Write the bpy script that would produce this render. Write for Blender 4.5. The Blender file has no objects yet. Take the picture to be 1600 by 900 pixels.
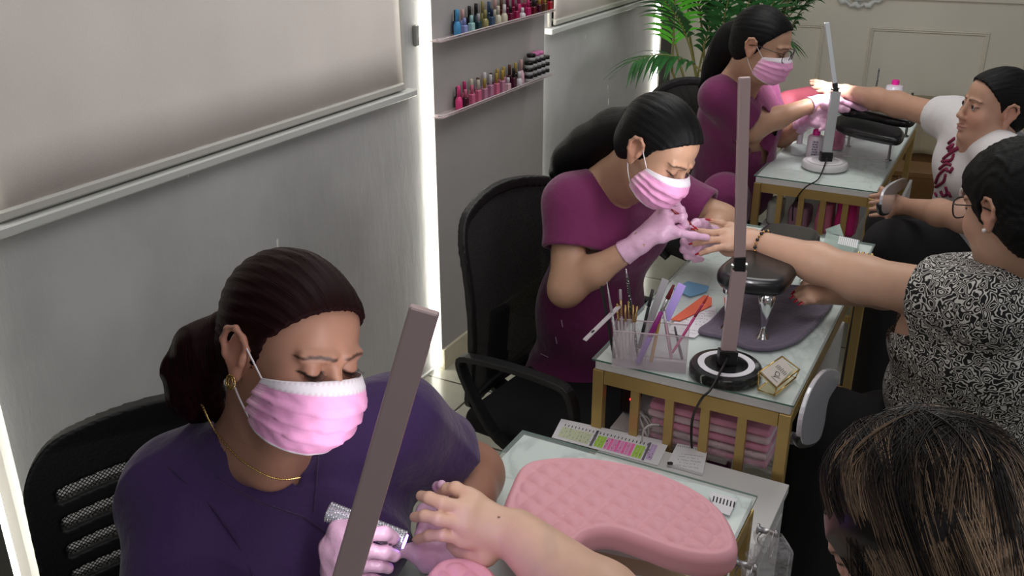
import bpy, math, random
import numpy as np
from mathutils import Vector, Matrix
random.seed(7); np.random.seed(7)
scene = bpy.context.scene
COL = scene.collection
# ---------------------------------------------------------------- camera
FOC = 1500.0; HOR = 650.0; CAMH = 1.78
PITCH = math.atan2(HOR, FOC); SN, CS = math.sin(PITCH), math.cos(PITCH)
cd = bpy.data.cameras.new('camera'); cam = bpy.data.objects.new('camera', cd); COL.objects.link(cam)
cam.location = (0, 0, CAMH); cam.rotation_euler = (math.pi/2 - PITCH, 0, 0)
cd.sensor_width = 36.0; cd.lens = FOC/1600*36.0; cd.clip_start = 0.02
scene.camera = cam
# ---------------------------------------------------------------- view, world, lights
scene.view_settings.view_transform = 'Standard'; scene.view_settings.look = 'None'
scene.view_settings.exposure = 0.0; scene.view_settings.gamma = 1.0
scene.view_settings.use_curve_mapping = False
w = bpy.data.worlds.new('world'); scene.world = w; w.use_nodes = True
w.node_tree.nodes['Background'].inputs[0].default_value = (0.80, 0.82, 0.86, 1)
w.node_tree.nodes['Background'].inputs[1].default_value = 0.20
def area(name, loc, target, sx, sy, power, col=(1, 1, 1)):
    l = bpy.data.lights.new(name, 'AREA'); l.shape = 'RECTANGLE'; l.size = sx; l.size_y = sy
    l.energy = power; l.color = col
    o = bpy.data.objects.new(name, l); COL.objects.link(o); o.location = loc
    o.rotation_euler = (Vector(target) - Vector(loc)).to_track_quat('-Z', 'Y').to_euler()
    return o
area('ceiling_light_far', (0.9, 3.2, 2.75), (0.6, 3.1, 0), 1.2, 1.2, 19, (1.0, 0.98, 0.95))
area('ceiling_light_near', (0.3, 1.2, 2.75), (0.0, 1.6, 0), 1.2, 1.0, 9, (1.0, 0.97, 0.95))
area('fill_light_behind', (0.2, -0.9, 2.5), (-0.2, 1.5, 0.9), 1.4, 0.8, 5, (1.0, 0.97, 0.94))  # fill added behind the camera to brighten the near lamp bar and foreground
area('room_daylight', (3.0, 0.6, 2.1), (0.4, 2.4, 0.9), 1.4, 1.4, 8, (0.95, 0.98, 1.0))
# ---------------------------------------------------------------- places: rays of the calibrated camera
def U(px, py, d):
    x = (px-800)/FOC*d; y = -(py-450)/FOC*d
    return Vector((x, d*CS + y*SN, CAMH - d*SN + y*CS))
def UZ(px, py, z):
    r = CS*(py-450)/FOC + SN
    return U(px, py, (CAMH-z)/r)
def PX(p):
    v = Vector(p) - Vector((0, 0, CAMH)); d = v.y*CS - v.z*SN; u = v.y*SN + v.z*CS
    return (800+FOC*v.x/d, 450-FOC*u/d, d)
AZ = math.radians(27.8)
UU = Vector((math.sin(AZ), math.cos(AZ), 0)); VV = Vector((math.cos(AZ), -math.sin(AZ), 0)); ZZ = Vector((0, 0, 1))
RZT = -AZ            # z-rotation of a thing whose local +y runs along UU, +x along VV
def CAMV(r, u, t):   # a direction given as right / up / towards the viewer of the reference view
    return (Vector((r, 0, 0)) + Vector((0, SN, CS))*u + Vector((0, -CS, SN))*t).normalized()
# ---------------------------------------------------------------- objects
WM = {}
def props(o, label=None, cat=None, group=None, kind=None):
    if label: o['label'] = label
    if cat: o['category'] = cat
    if group: o['group'] = group
    if kind: o['kind'] = kind
    return o
def thing(name, label, cat, loc, rz=0.0, group=None):
    o = bpy.data.objects.new(name, None); COL.objects.link(o); o.empty_display_size = 0.05
    o.location = loc; o.rotation_euler = (0, 0, rz)
    WM[o.name] = Matrix.Translation(Vector(loc)) @ Matrix.Rotation(rz, 4, 'Z')
    return props(o, label, cat, group)
def link_mesh(name, V, Fc, m, parent=None, world=True, smooth=True, cols=None, vecs=None, mats=None, fm=None):
    V = np.asarray(V, dtype=np.float64).reshape(-1, 3)
    if parent is not None:
        M = WM[parent.name]
        if world:
            Mi = np.array(M.inverted()); V = V @ Mi[:3, :3].T + Mi[:3, 3]
        loc = None; W = M
    else:
        c = Vector(((V[:, 0].min()+V[:, 0].max())/2, (V[:, 1].min()+V[:, 1].max())/2, V[:, 2].min()))
        V = V - np.array(c); loc = c; W = Matrix.Translation(c)
    me = bpy.data.meshes.new(name)
    me.from_pydata(V.tolist(), [], Fc if isinstance(Fc, list) else Fc.tolist())
    me.materials.append(m)
    if mats:
        for x in mats: me.materials.append(x)
    if fm is not None: me.polygons.foreach_set('material_index', fm)
    if smooth:
        me.polygons.foreach_set('use_smooth', [True]*len(me.polygons))
    if cols is not None:
        a = me.attributes.new('Col', 'FLOAT_COLOR', 'POINT')
        c4 = np.ones((len(V), 4), dtype=np.float32); c4[:, :3] = cols; a.data.foreach_set('color', c4.ravel())
    if vecs is not None:
        a = me.attributes.new('hco', 'FLOAT_VECTOR', 'POINT'); a.data.foreach_set('vector', np.asarray(vecs, dtype=np.float32).ravel())
    me.update()
    o = bpy.data.objects.new(name, me); COL.objects.link(o)
    WM[o.name] = W
    if parent is not None: o.parent = parent
    else: o.location = loc
    return o
def copy_tree(o, parent=None):
    c = o.copy(); COL.objects.link(c)
    if parent is not None: c.parent = parent
    WM[c.name] = WM[o.name]
    for ch in [x for x in COL.objects if x.parent == o]: copy_tree(ch, c)
    return c
def V3(p): return Vector((p[0], p[1], p[2]))
def basis(a):
    a = a.normalized(); h = Vector((0, 0, 1)) if abs(a.z) < 0.9 else Vector((1, 0, 0))
    x = a.cross(h).normalized(); return x, a.cross(x).normalized()
class MB:
    def __init__(s): s.v = []; s.f = []; s.m = []; s.cur = 0
    def add(s, vs, fs):
        n = len(s.v); s.v += [tuple(p) for p in vs]; s.f += [[i+n for i in f] for f in fs]; s.m += [s.cur]*len(fs); return s
    def box(s, c, d, X=None, Y=None, Z=None, b=0.0):
        X = X or Vector((1, 0, 0)); Y = Y or Vector((0, 1, 0)); Z = Z or Vector((0, 0, 1)); c = V3(c)
        hx, hy, hz = d[0]/2, d[1]/2, d[2]/2
        if b <= 0:
            P = [c+X*(i*hx)+Y*(j*hy)+Z*(k*hz) for k in (-1, 1) for j in (-1, 1) for i in (-1, 1)]
            return s.add(P, [(0, 2, 3, 1), (4, 5, 7, 6), (0, 1, 5, 4), (2, 6, 7, 3), (0, 4, 6, 2), (1, 3, 7, 5)])
        b = min(b, hx*.9, hy*.9, hz*.9); P = []; idx = {}
        for k in (-1, 1):
            for j in (-1, 1):
                for i in (-1, 1):
                    for a in range(3):
                        q = [i*(hx-b), j*(hy-b), k*(hz-b)]; q[a] = (i*hx, j*hy, k*hz)[a]
                        idx[(i, j, k, a)] = len(P); P.append(c+X*q[0]+Y*q[1]+Z*q[2])
        F = []
        for a in range(3):
            o1, o2 = [(1, 2), (2, 0), (0, 1)][a]
            for sgn in (-1, 1):
                q = []
                for (s1, s2) in ((-1, -1), (1, -1), (1, 1), (-1, 1)):
                    t = [0, 0, 0]; t[a] = sgn; t[o1] = s1; t[o2] = s2; q.append(idx[(t[0], t[1], t[2], a)])
                F.append(q if sgn > 0 else q[::-1])
        for a in range(3):
            o1, o2 = [(1, 2), (2, 0), (0, 1)][a]
            for s1 in (-1, 1):
                for s2 in (-1, 1):
                    t0 = [0, 0, 0]; t1 = [0, 0, 0]; t0[a] = -1; t1[a] = 1
                    for t in (t0, t1): t[o1] = s1; t[o2] = s2
                    q = [idx[(*t0, o1)], idx[(*t1, o1)], idx[(*t1, o2)], idx[(*t0, o2)]]
                    F.append(q if s1*s2 < 0 else q[::-1])
        for k in (-1, 1):
            for j in (-1, 1):
                for i in (-1, 1):
                    q = [idx[(i, j, k, a)] for a in range(3)]; F.append(q if i*j*k > 0 else q[::-1])
        return s.add(P, F)
    def tube(s, pts, r, n=8, close=False, flat=None):
        pts = [V3(p) for p in pts]; m = len(pts); rr = r if isinstance(r, (list, tuple)) else [r]*m
        P = []; F = []; x = None
        for i, p in enumerate(pts):
            if close: t = pts[(i+1) % m]-pts[i-1]
            else: t = pts[min(i+1, m-1)]-pts[max(i-1, 0)]
            t = t.normalized()
            if x is None: x, y = basis(t) if flat is None else (flat.normalized(), t.cross(flat).normalized())
            else:
                x = (x - t*x.dot(t)); x = x.normalized() if x.length > 1e-6 else basis(t)[0]; y = t.cross(x)
            if i == 0: y = t.cross(x)
            for k in range(n):
                a = 2*math.pi*k/n; P.append(p+(x*math.cos(a)+y*math.sin(a))*rr[i])
        for i in range(m if close else m-1):
            j = (i+1) % m
            for k in range(n):
                k2 = (k+1) % n; F.append((i*n+k, i*n+k2, j*n+k2, j*n+k))
        if not close: F.append(tuple(range(n))[::-1]); F.append(tuple((m-1)*n+k for k in range(n)))
        return s.add(P, F)
    def bar(s, pts, wx, wy, X):       # rectangular section swept along pts, X = width direction
        pts = [V3(p) for p in pts]; P = []; F = []; m = len(pts)
        for i, p in enumerate(pts):
            t = (pts[min(i+1, m-1)]-pts[max(i-1, 0)]).normalized(); x = (X-t*X.dot(t)).normalized(); y = t.cross(x)
            for a, b in ((-1, -1), (1, -1), (1, 1), (-1, 1)): P.append(p+x*(a*wx/2)+y*(b*wy/2))
        for i in range(m-1):
            for k in range(4):
                k2 = (k+1) % 4; F.append((i*4+k, i*4+k2, i*4+4+k2, i*4+4+k))
        F.append((3, 2, 1, 0)); F.append(tuple((m-1)*4+k for k in range(4)))
        return s.add(P, F)
    def lathe(s, c, prof, n=24, A=None, X=None, sx=1, sy=1):
        c = V3(c); A = A or Vector((0, 0, 1)); A = A.normalized()
        if X is None: X, Y = basis(A)
        else: Y = A.cross(X)
        P = []; F = []
        for (r, h) in prof:
            for k in range(n):
                a = 2*math.pi*k/n; P.append(c+A*h+X*(r*sx*math.cos(a))+Y*(r*sy*math.sin(a)))
        m = len(prof)
        for i in range(m-1):
            for k in range(n):
                k2 = (k+1) % n; F.append((i*n+k, i*n+k2, (i+1)*n+k2, (i+1)*n+k))
        F.append(tuple(range(n))[::-1]); F.append(tuple((m-1)*n+k for k in range(n)))
        return s.add(P, F)
    def prism(s, poly, h, N):          # poly = list of points, extruded by N*h
        n = len(poly); P = [V3(p) for p in poly]+[V3(p)+N*h for p in poly]
        F = [tuple(range(n))[::-1], tuple(range(n, 2*n))]+[(i, (i+1) % n, (i+1) % n+n, i+n) for i in range(n)]
        return s.add(P, F)
    def build(s, name, m, parent=None, world=True, smooth=False, bevel=0, mats=None, cols=None, sub=0):
        o = link_mesh(name, s.v, s.f, m, parent, world, smooth, cols=cols, mats=mats, fm=s.m if mats else None)
        if bevel:
            b = o.modifiers.new('b', 'BEVEL'); b.width = bevel; b.segments = 2; b.limit_method = 'ANGLE'; b.angle_limit = 0.6
        if sub:
            b = o.modifiers.new('s', 'SUBSURF'); b.levels = sub; b.render_levels = sub
        if smooth:
            pass
        return o
def arc(a, b, c, n=12):                # smooth quadratic through control b
    a, b, c = V3(a), V3(b), V3(c); return [a*(1-t)**2+b*2*t*(1-t)+c*t*t for t in [i/n for i in range(n+1)]]
def spline(pts, n=8, close=False):
    pts = [V3(p) for p in pts]; m = len(pts); out = []
    rng = range(m) if close else range(m-1)
    for i in rng:
        if close: p0, p1, p2, p3 = pts[i-1], pts[i], pts[(i+1) % m], pts[(i+2) % m]
        else: p0, p1, p2, p3 = pts[max(i-1, 0)], pts[i], pts[i+1], pts[min(i+2, m-1)]
        for k in range(n):
            t = k/n; out.append(0.5*((2*p1)+(p2-p0)*t+(2*p0-5*p1+4*p2-p3)*t*t+(3*p1-p0-3*p2+p3)*t**3))
    if not close: out.append(pts[-1])
    return out
# ---------------------------------------------------------------- materials
def sr(r, g, b):
    f = lambda c: (c/255/12.92) if c/255 <= 0.04045 else ((c/255+0.055)/1.055)**2.4
    return (f(r), f(g), f(b), 1.0)
class Mt:
    def __init__(s, name):
        s.m = bpy.data.materials.new(name); s.m.use_nodes = True; s.t = s.m.node_tree; s.b = s.t.nodes['Principled BSDF']
    def n(s, typ, **kw):
        x = s.t.nodes.new(typ)
        for k, v in kw.items():
            if k.startswith('i_'): x.inputs[int(k[2:])].default_value = v
            else: setattr(x, k, v)
        return x
    def l(s, a, b): s.t.links.new(a, b)
    def set(s, **kw):
        for k, v in kw.items(): s.b.inputs[k.replace('_', ' ')].default_value = v
def mat(name, col, rough=0.5, metal=0.0, bump=0, bscale=60, var=0.0, vscale=6, spec=0.5, sss=0, coat=0, trans=0, alpha=1, emit=None, es=0, sheen=0, stretch=None, ior=1.45, attr=False, coord='Object', bdist=0.01):
    M = Mt(name); M.set(Base_Color=col, Roughness=rough, Metallic=metal, IOR=ior)
    M.b.inputs['Specular IOR Level'].default_value = spec
    if coat: M.b.inputs['Coat Weight'].default_value = coat; M.b.inputs['Coat Roughness'].default_value = 0.1
    if trans: M.b.inputs['Transmission Weight'].default_value = trans
    if alpha < 1: M.b.inputs['Alpha'].default_value = alpha
    if sheen: M.b.inputs['Sheen Weight'].default_value = sheen; M.b.inputs['Sheen Roughness'].default_value = 0.5
    if sss:
        M.b.inputs['Subsurface Weight'].default_value = sss; M.b.inputs['Subsurface Radius'].default_value = (0.9, 0.35, 0.2); M.b.inputs['Subsurface Scale'].default_value = 0.012
    if emit: M.b.inputs['Emission Color'].default_value = emit; M.b.inputs['Emission Strength'].default_value = es
    tc = M.n('ShaderNodeTexCoord'); out = tc.outputs[coord]
    if stretch:
        mp = M.n('ShaderNodeMapping'); mp.inputs['Scale'].default_value = stretch; M.l(out, mp.inputs[0]); out = mp.outputs[0]
    src = None
    if attr:
        at = M.n('ShaderNodeAttribute', attribute_name='Col'); src = at.outputs['Color']
    if var:
        nz = M.n('ShaderNodeTexNoise'); nz.inputs['Scale'].default_value = vscale; nz.inputs['Detail'].default_value = 4; M.l(out, nz.inputs[0])
        mr = M.n('ShaderNodeMapRange'); mr.inputs[1].default_value = 0.3; mr.inputs[2].default_value = 0.7; mr.inputs[3].default_value = 1-var; mr.inputs[4].default_value = 1+var; M.l(nz.outputs[0], mr.inputs[0])
        mx = M.n('ShaderNodeVectorMath', operation='MULTIPLY'); M.l(mr.outputs[0], mx.inputs[1])
        if src: M.l(src, mx.inputs[0])
        else: mx.inputs[0].default_value = col[:3]
        src = mx.outputs[0]
    if src: M.l(src, M.b.inputs['Base Color'])
    if bump:
        nz = M.n('ShaderNodeTexNoise'); nz.inputs['Scale'].default_value = bscale; nz.inputs['Detail'].default_value = 5; M.l(out, nz.inputs[0])
        bp = M.n('ShaderNodeBump'); bp.inputs['Strength'].default_value = bump; bp.inputs['Distance'].default_value = bdist
        M.l(nz.outputs[0], bp.inputs['Height']); M.l(bp.outputs[0], M.b.inputs['Normal'])
    return M.m
# ---------------------------------------------------------------- organic shapes: distance fields meshed by surface nets
def npv(p): return np.array([p[0], p[1], p[2]], dtype=np.float64)
def smin(a, b, k):
    if k <= 0: return np.minimum(a, b)
    h = np.maximum(k-np.abs(a-b), 0)/k; return np.minimum(a, b)-h*h*k*0.25
def smax(a, b, k): return -smin(-a, -b, k)
class SDF:
    def __init__(s): s.p = []; s.post = []
    def _add(s, fn, c, R, k, op): s.p.append((fn, npv(c), R, k, op)); return s
    def cap(s, a, b, ra, rb=None, k=0.02, op='u'):
        a, b = npv(a), npv(b); rb = ra if rb is None else rb
        ba = b-a; L2 = max(float(ba@ba), 1e-12)
        def fn(P):
            t = np.clip(((P-a)@ba)/L2, 0, 1); return np.linalg.norm(P-a-t[..., None]*ba, axis=-1)-(ra+(rb-ra)*t)
        return s._add(fn, (a+b)/2, math.sqrt(L2)/2+max(ra, rb), k, op)
    def chain(s, pts, rs, k=0.02, op='u'):
        for i in range(len(pts)-1): s.cap(pts[i], pts[i+1], rs[i], rs[i+1], k, op)
        return s
    def ell(s, c, r, X=None, Y=None, k=0.02, op='u', Z=None):
        c = npv(c)
        if X is None: R = np.eye(3)
        else:
            X = V3(X).normalized(); Y = V3(Y); Y = (Y-X*Y.dot(X)).normalized(); Z = X.cross(Y); R = np.array([X, Y, Z])
        r = np.array(r, dtype=float)
        def fn(P):
            q = (P-c)@R.T; k0 = np.linalg.norm(q/r, axis=-1); k1 = np.linalg.norm(q/(r*r), axis=-1)
            return k0*(k0-1)/np.maximum(k1, 1e-9)
        return s._add(fn, c, r.max(), k, op)
    def flat(s, a, b, ra, rb, N, fl=0.6, k=0.02, op='u'):   # tapered limb, flattened along N
        a, b = npv(a), npv(b); ba = b-a; L = math.sqrt(float(ba@ba)); T = ba/L; N = npv(N); N = N-T*(N@T); N /= np.linalg.norm(N)
        def fn(P):
            q = P-a; t = np.clip((q@T)/L, 0, 1); w = q-t[..., None]*ba; nn = w@N; w2 = w+np.multiply.outer(nn*(1/fl-1), N)
            r = ra+(rb-ra)*t; l2 = np.linalg.norm(w2, axis=-1); l1 = np.maximum(np.linalg.norm(w, axis=-1), 1e-6)
            return (l2-r)*np.maximum(l1/np.maximum(l2, 1e-6), fl)
        return s._add(fn, (a+b)/2, L/2+max(ra, rb), k, op)
    def box(s, c, h, X, Y, r=0.005, k=0.01, op='u'):
        c = npv(c); X = V3(X).normalized(); Y = V3(Y); Y = (Y-X*Y.dot(X)).normalized(); Z = X.cross(Y); R = np.array([X, Y, Z]); h = np.array(h)-r
        def fn(P):
            q = np.abs((P-c)@R.T)-h; return np.linalg.norm(np.maximum(q, 0), axis=-1)+np.minimum(q.max(axis=-1), 0)-r
        return s._add(fn, c, float(np.linalg.norm(h)+r), k, op)
    def cut(s, p, n, k=0.004):     # keep the side where (P-p).n < 0, everywhere
        p = npv(p); n = npv(V3(n).normalized()); s.post.append(lambda P, d: smax(d, (P-p)@n, k)); return s
    def fx(s, f): s.post.append(f); return s
    def ev(s, P, C=None, br=0):
        shp = P.shape[:-1]; d = np.full(shp, 1.0)
        for fn, c, R, k, op in s.p:
            if C is not None:
                lim = R+br+k+0.03
                m = ((C-c)**2).sum(-1) < lim*lim
                if not m.any(): continue
                x = fn(P[m]); y = d[m]
            else: m = slice(None); x = fn(P); y = d
            if op == 'u': y = smin(y, x, k)
            elif op == 's': y = smax(y, -x, k)
            elif op == 'i': y = smax(y, x, k)
            d[m] = y
        for f in s.post: d = f(P, d)
        return d
    def bounds(s):
        lo = np.min([c-R for fn, c, R, k, op in s.p if op == 'u'], axis=0); hi = np.max([c+R for fn, c, R, k, op in s.p if op == 'u'], axis=0)
        return lo-0.012, hi+0.012
    def mesh(s, vox, lo=None, hi=None):
        a, b = s.bounds(); lo = a if lo is None else np.maximum(npv(lo), a); hi = b if hi is None else np.minimum(npv(hi), b)
        B = 8; nb = np.maximum(np.ceil((hi-lo)/(vox*B)).astype(int), 1)
        g = np.stack(np.meshgrid(*[np.arange(n) for n in nb], indexing='ij'), -1).reshape(-1, 3)
        C = lo+(g+0.5)*B*vox; br = B*vox*0.87
        dc = np.concatenate([s.ev(C[i:i+20000], C[i:i+20000], br) for i in range(0, len(C), 20000)])
        act = g[np.abs(dc) < br*1.5+0.004]
        off = np.stack(np.meshgrid(*[np.arange(B+1)]*3, indexing='ij'), -1)
        keys = []; pos = []; quads = []
        N = nb*B+2; key = lambda I: (I[..., 0]*N[1]+I[..., 1])*N[2]+I[..., 2]
        for i0 in range(0, len(act), 400):
            A = act[i0:i0+400]; I = A[:, None, None, None, :]*B+off[None]
            P = lo+I*vox; Cc = lo+(A+0.5)*B*vox; D = s.ev(P, Cc, br)
            neg = D < 0
            sm = np.zeros(D[:, :-1, :-1, :-1].shape+(3,)); cn = np.zeros(sm.shape[:-1])
            cs = [(i, j, k) for i in (0, 1) for j in (0, 1) for k in (0, 1)]
            sl = lambda arr, c: arr[:, c[0]:B+c[0], c[1]:B+c[1], c[2]:B+c[2]]
            for c0 in cs:
                for ax in range(3):
                    if c0[ax]: continue
                    c1 = list(c0); c1[ax] = 1; d0, d1 = sl(D, c0), sl(D, c1); x = (d0 < 0) != (d1 < 0)
                    t = np.where(x, d0/np.where(x, d0-d1, 1), 0)
                    for q in range(3):
                        sm[..., q] += np.where(x, c0[q]+(t if q == ax else 0), 0)
                    cn += x
            m = cn > 0
            Ic = I[:, :-1, :-1, :-1][m]; keys.append(key(Ic)); pos.append(lo+(Ic+sm[m]/cn[m][:, None])*vox)
            for ax in range(3):
                c1 = [0, 0, 0]; c1[ax] = 1; d0, d1 = sl(neg, (0, 0, 0)), sl(neg, c1); x = d0 != d1
                J = I[:, :-1, :-1, :-1][x]; fl = d0[x]
                a1, a2 = (ax+1) % 3, (ax+2) % 3; e1 = np.eye(3, dtype=int)[a1]; e2 = np.eye(3, dtype=int)[a2]
                q = np.stack([key(J), key(J-e1), key(J-e1-e2), key(J-e2)], -1); q[~fl] = q[~fl][:, ::-1]
                ok = (J[:, a1] > 0) & (J[:, a2] > 0); quads.append(q[ok])
        K = np.concatenate(keys); Pp = np.concatenate(pos); Q = np.concatenate(quads)
        o = np.argsort(K); K = K[o]; Pp = Pp[o]
        ix = np.searchsorted(K, Q); ix = np.minimum(ix, len(K)-1); ok = (K[ix] == Q).all(-1); ix = ix[ok]
        return Pp, ix
def paint(P, base, spots):
    c = np.tile(np.array(base[:3]), (len(P), 1))
    for (ctr, r, X, Y, col, soft) in spots:
        X = V3(X).normalized(); Y = V3(Y); Y = (Y-X*Y.dot(X)).normalized(); Z = X.cross(Y); R = np.array([X, Y, Z])
        q = np.linalg.norm(((P-npv(ctr))@R.T)/np.array(r), axis=-1); a = np.clip((1-q)/soft+0.5 if soft > 0 else (q < 1)*1.0, 0, 1)[:, None]
        a = a*(col[3] if len(col) > 3 else 1); c = c*(1-a)+np.array(col[:3])*a
    return c
def vnoise(P, f, seed=0):          # cheap smooth noise, sum of warped sines, about -1..1
    q = P*f+seed*1.7
    a = np.sin(q[..., 0]+1.3*np.sin(q[..., 1]*0.7+seed))+np.sin(q[..., 1]*1.1+1.1*np.sin(q[..., 2]*0.8+2))+np.sin(q[..., 2]*0.9+1.2*np.sin(q[..., 0]*0.9+4))
    return a/3
# ---------------------------------------------------------------- frames of the room
W0 = Vector((-0.281, 3.40, 0)); T0 = Vector((0.179, 1.911, 0))
def Wp(s, z, off=0.0): return W0 + UU*s + VV*off + ZZ*z
def T(u, v, z): return T0 + UU*u + VV*v + ZZ*z
O3 = Vector((0, 0, CAMH))
def UP(px, py, P0, N):      # ray meets a plane
    d = U(px, py, 1)-O3; return O3 + d*((P0-O3).dot(N)/d.dot(N))
def UW(px, py, off=0.0): return UP(px, py, W0+VV*off, VV)
def UVp(px, py, v): return UP(px, py, T(0, v, 0), VV)
def UUp(px, py, u): return UP(px, py, T(u, 0, 0), UU)
def struct(o): o['kind'] = 'structure'; return o
# ---------------------------------------------------------------- materials of the room
def plaster():
    M = Mt('grey_plaster'); M.set(Roughness=0.55)
    tc = M.n('ShaderNodeTexCoord')
    n1 = M.n('ShaderNodeTexNoise'); n1.inputs['Scale'].default_value = 2.2; n1.inputs['Detail'].default_value = 6; M.l(tc.outputs['Object'], n1.inputs[0])
    mp = M.n('ShaderNodeMapping'); mp.inputs['Scale'].default_value = (9, 9, 2.2); M.l(tc.outputs['Object'], mp.inputs[0])
    n2 = M.n('ShaderNodeTexNoise'); n2.inputs['Scale'].default_value = 3; n2.inputs['Detail'].default_value = 8; n2.inputs['Roughness'].default_value = 0.65; M.l(mp.outputs[0], n2.inputs[0])
    cr = M.n('ShaderNodeValToRGB'); cr.color_ramp.elements[0].position = 0.35; cr.color_ramp.elements[0].color = sr(174, 173, 173); cr.color_ramp.elements[1].position = 0.65; cr.color_ramp.elements[1].color = sr(198, 197, 196); M.l(n1.outputs[0], cr.inputs[0])
    # small pale chips scratched down the paint
    mp3 = M.n('ShaderNodeMapping'); mp3.inputs['Scale'].default_value = (30, 30, 9); M.l(tc.outputs['Object'], mp3.inputs[0])
    n3 = M.n('ShaderNodeTexNoise'); n3.inputs['Scale'].default_value = 1.0; n3.inputs['Detail'].default_value = 2; M.l(mp3.outputs[0], n3.inputs[0])
    r3 = M.n('ShaderNodeMapRange'); r3.inputs[1].default_value = 0.74; r3.inputs[2].default_value = 0.78; M.l(n3.outputs[0], r3.inputs[0])
    mx = M.n('ShaderNodeMix', data_type='RGBA'); M.l(r3.outputs[0], mx.inputs[0]); M.l(cr.outputs[0], mx.inputs[6]); mx.inputs[7].default_value = sr(240, 240, 235)
    M.l(mx.outputs[2], M.b.inputs['Base Color'])
    ad = M.n('ShaderNodeMath', operation='ADD'); M.l(n2.outputs[0], ad.inputs[0]); M.l(r3.outputs[0], ad.inputs[1])
    bp = M.n('ShaderNodeBump'); bp.inputs['Strength'].default_value = 0.35; bp.inputs['Distance'].default_value = 0.006; M.l(ad.outputs[0], bp.inputs['Height']); M.l(bp.outputs[0], M.b.inputs['Normal'])
    return M.m
def tiles():
    M = Mt('floor_tile'); tc = M.n('ShaderNodeTexCoord'); mp = M.n('ShaderNodeMapping'); mp.inputs['Rotation'].default_value = (0, 0, AZ); M.l(tc.outputs['Object'], mp.inputs[0])
    br = M.n('ShaderNodeTexBrick'); br.offset = 0.0; br.inputs['Scale'].default_value = 1.0; br.inputs['Brick Width'].default_value = 0.33; br.inputs['Row Height'].default_value = 0.33; br.inputs['Mortar Size'].default_value = 0.005; br.inputs['Mortar Smooth'].default_value = 0.2
    br.inputs['Color1'].default_value = sr(176, 174, 160); br.inputs['Color2'].default_value = sr(164, 162, 148); br.inputs['Mortar'].default_value = sr(70, 66, 58); M.l(mp.outputs[0], br.inputs[0])
    nz = M.n('ShaderNodeTexNoise'); nz.inputs['Scale'].default_value = 5; nz.inputs['Detail'].default_value = 8; M.l(tc.outputs['Object'], nz.inputs[0])
    mr = M.n('ShaderNodeMapRange'); mr.inputs[1].default_value = 0.3; mr.inputs[2].default_value = 0.7; mr.inputs[3].default_value = 0.8; mr.inputs[4].default_value = 1.1; M.l(nz.outputs[0], mr.inputs[0])
    mx = M.n('ShaderNodeVectorMath', operation='MULTIPLY'); M.l(br.outputs[0], mx.inputs[0]); M.l(mr.outputs[0], mx.inputs[1]); M.l(mx.outputs[0], M.b.inputs['Base Color'])
    M.set(Roughness=0.18); bp = M.n('ShaderNodeBump'); bp.inputs['Strength'].default_value = 0.3; bp.inputs['Distance'].default_value = 0.003; bp.invert = True; M.l(br.outputs[1], bp.inputs['Height']); M.l(bp.outputs[0], M.b.inputs['Normal'])
    return M.m
def marble():
    M = Mt('white_marble'); tc = M.n('ShaderNodeTexCoord')
    n1 = M.n('ShaderNodeTexNoise'); n1.inputs['Scale'].default_value = 2.2; n1.inputs['Detail'].default_value = 7; n1.inputs['Distortion'].default_value = 1.6; M.l(tc.outputs['Object'], n1.inputs[0])
    m1 = M.n('ShaderNodeMath', operation='SUBTRACT'); m1.inputs[1].default_value = 0.5; M.l(n1.outputs[0], m1.inputs[0]); m2 = M.n('ShaderNodeMath', operation='ABSOLUTE'); M.l(m1.outputs[0], m2.inputs[0])
    cr = M.n('ShaderNodeValToRGB'); cr.color_ramp.elements[0].position = 0.0; cr.color_ramp.elements[0].color = sr(198, 204, 202); cr.color_ramp.elements[1].position = 0.014; cr.color_ramp.elements[1].color = sr(226, 232, 229); M.l(m2.outputs[0], cr.inputs[0])
    M.l(cr.outputs[0], M.b.inputs['Base Color']); M.set(Roughness=0.35)
    return M.m
m_plaster = plaster(); m_tile = tiles(); m_marble = marble()
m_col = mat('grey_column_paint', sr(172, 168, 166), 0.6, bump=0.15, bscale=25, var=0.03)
m_back = mat('beige_panelled_wall_paint', sr(208, 203, 187), 0.55, bump=0.05, bscale=40, var=0.03, vscale=3)
m_trim = mat('white_sill_paint', sr(205, 206, 202), 0.4, bump=0.1, bscale=40)
m_base = mat('cream_skirting_tile', sr(205, 196, 172), 0.35, var=0.08, vscale=12, bump=0.1)
m_led = mat('led_strip', sr(255, 252, 232), 0.4, emit=(1.0, 0.99, 0.88, 1), es=7.5)
m_blind = mat('roller_blind_fabric', sr(246, 236, 229), 0.8, bump=0.25, bscale=260, var=0.05, vscale=2.5, bdist=0.002)
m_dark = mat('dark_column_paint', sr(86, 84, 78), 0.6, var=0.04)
# ---------------------------------------------------------------- room shell
fl = MB(); fl.box((0.6, 2.4, -0.03), (9, 9, 0.06)); struct(fl.build('floor', m_tile))
def wallbox(name, s0, s1, z0, z1, off0, off1, m, parent=None, bevel=0):
    b = MB(); b.box(Wp((s0+s1)/2, (z0+z1)/2, (off0+off1)/2), (s1-s0, off1-off0, z1-z0), X=UU, Y=VV*1.0, Z=ZZ)
    o = b.build(name, m, parent, bevel=bevel)
    if parent is None: struct(o)
    return o
HW = 2.75; PRD = 0.05
WA0, WA1, WB0, WB1 = -1.80, -0.105, 0.825, 2.235
wallbox('wall_left', -4.5, 2.46, 0, HW, -0.20, -0.02, m_col)
SN0 = (UW(6, 838, PRD)-W0).dot(UU)
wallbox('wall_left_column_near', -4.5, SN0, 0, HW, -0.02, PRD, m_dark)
wallbox('wall_left_shelf_column', -0.072, 0.795, 0, HW, -0.02, PRD, m_col)
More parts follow.
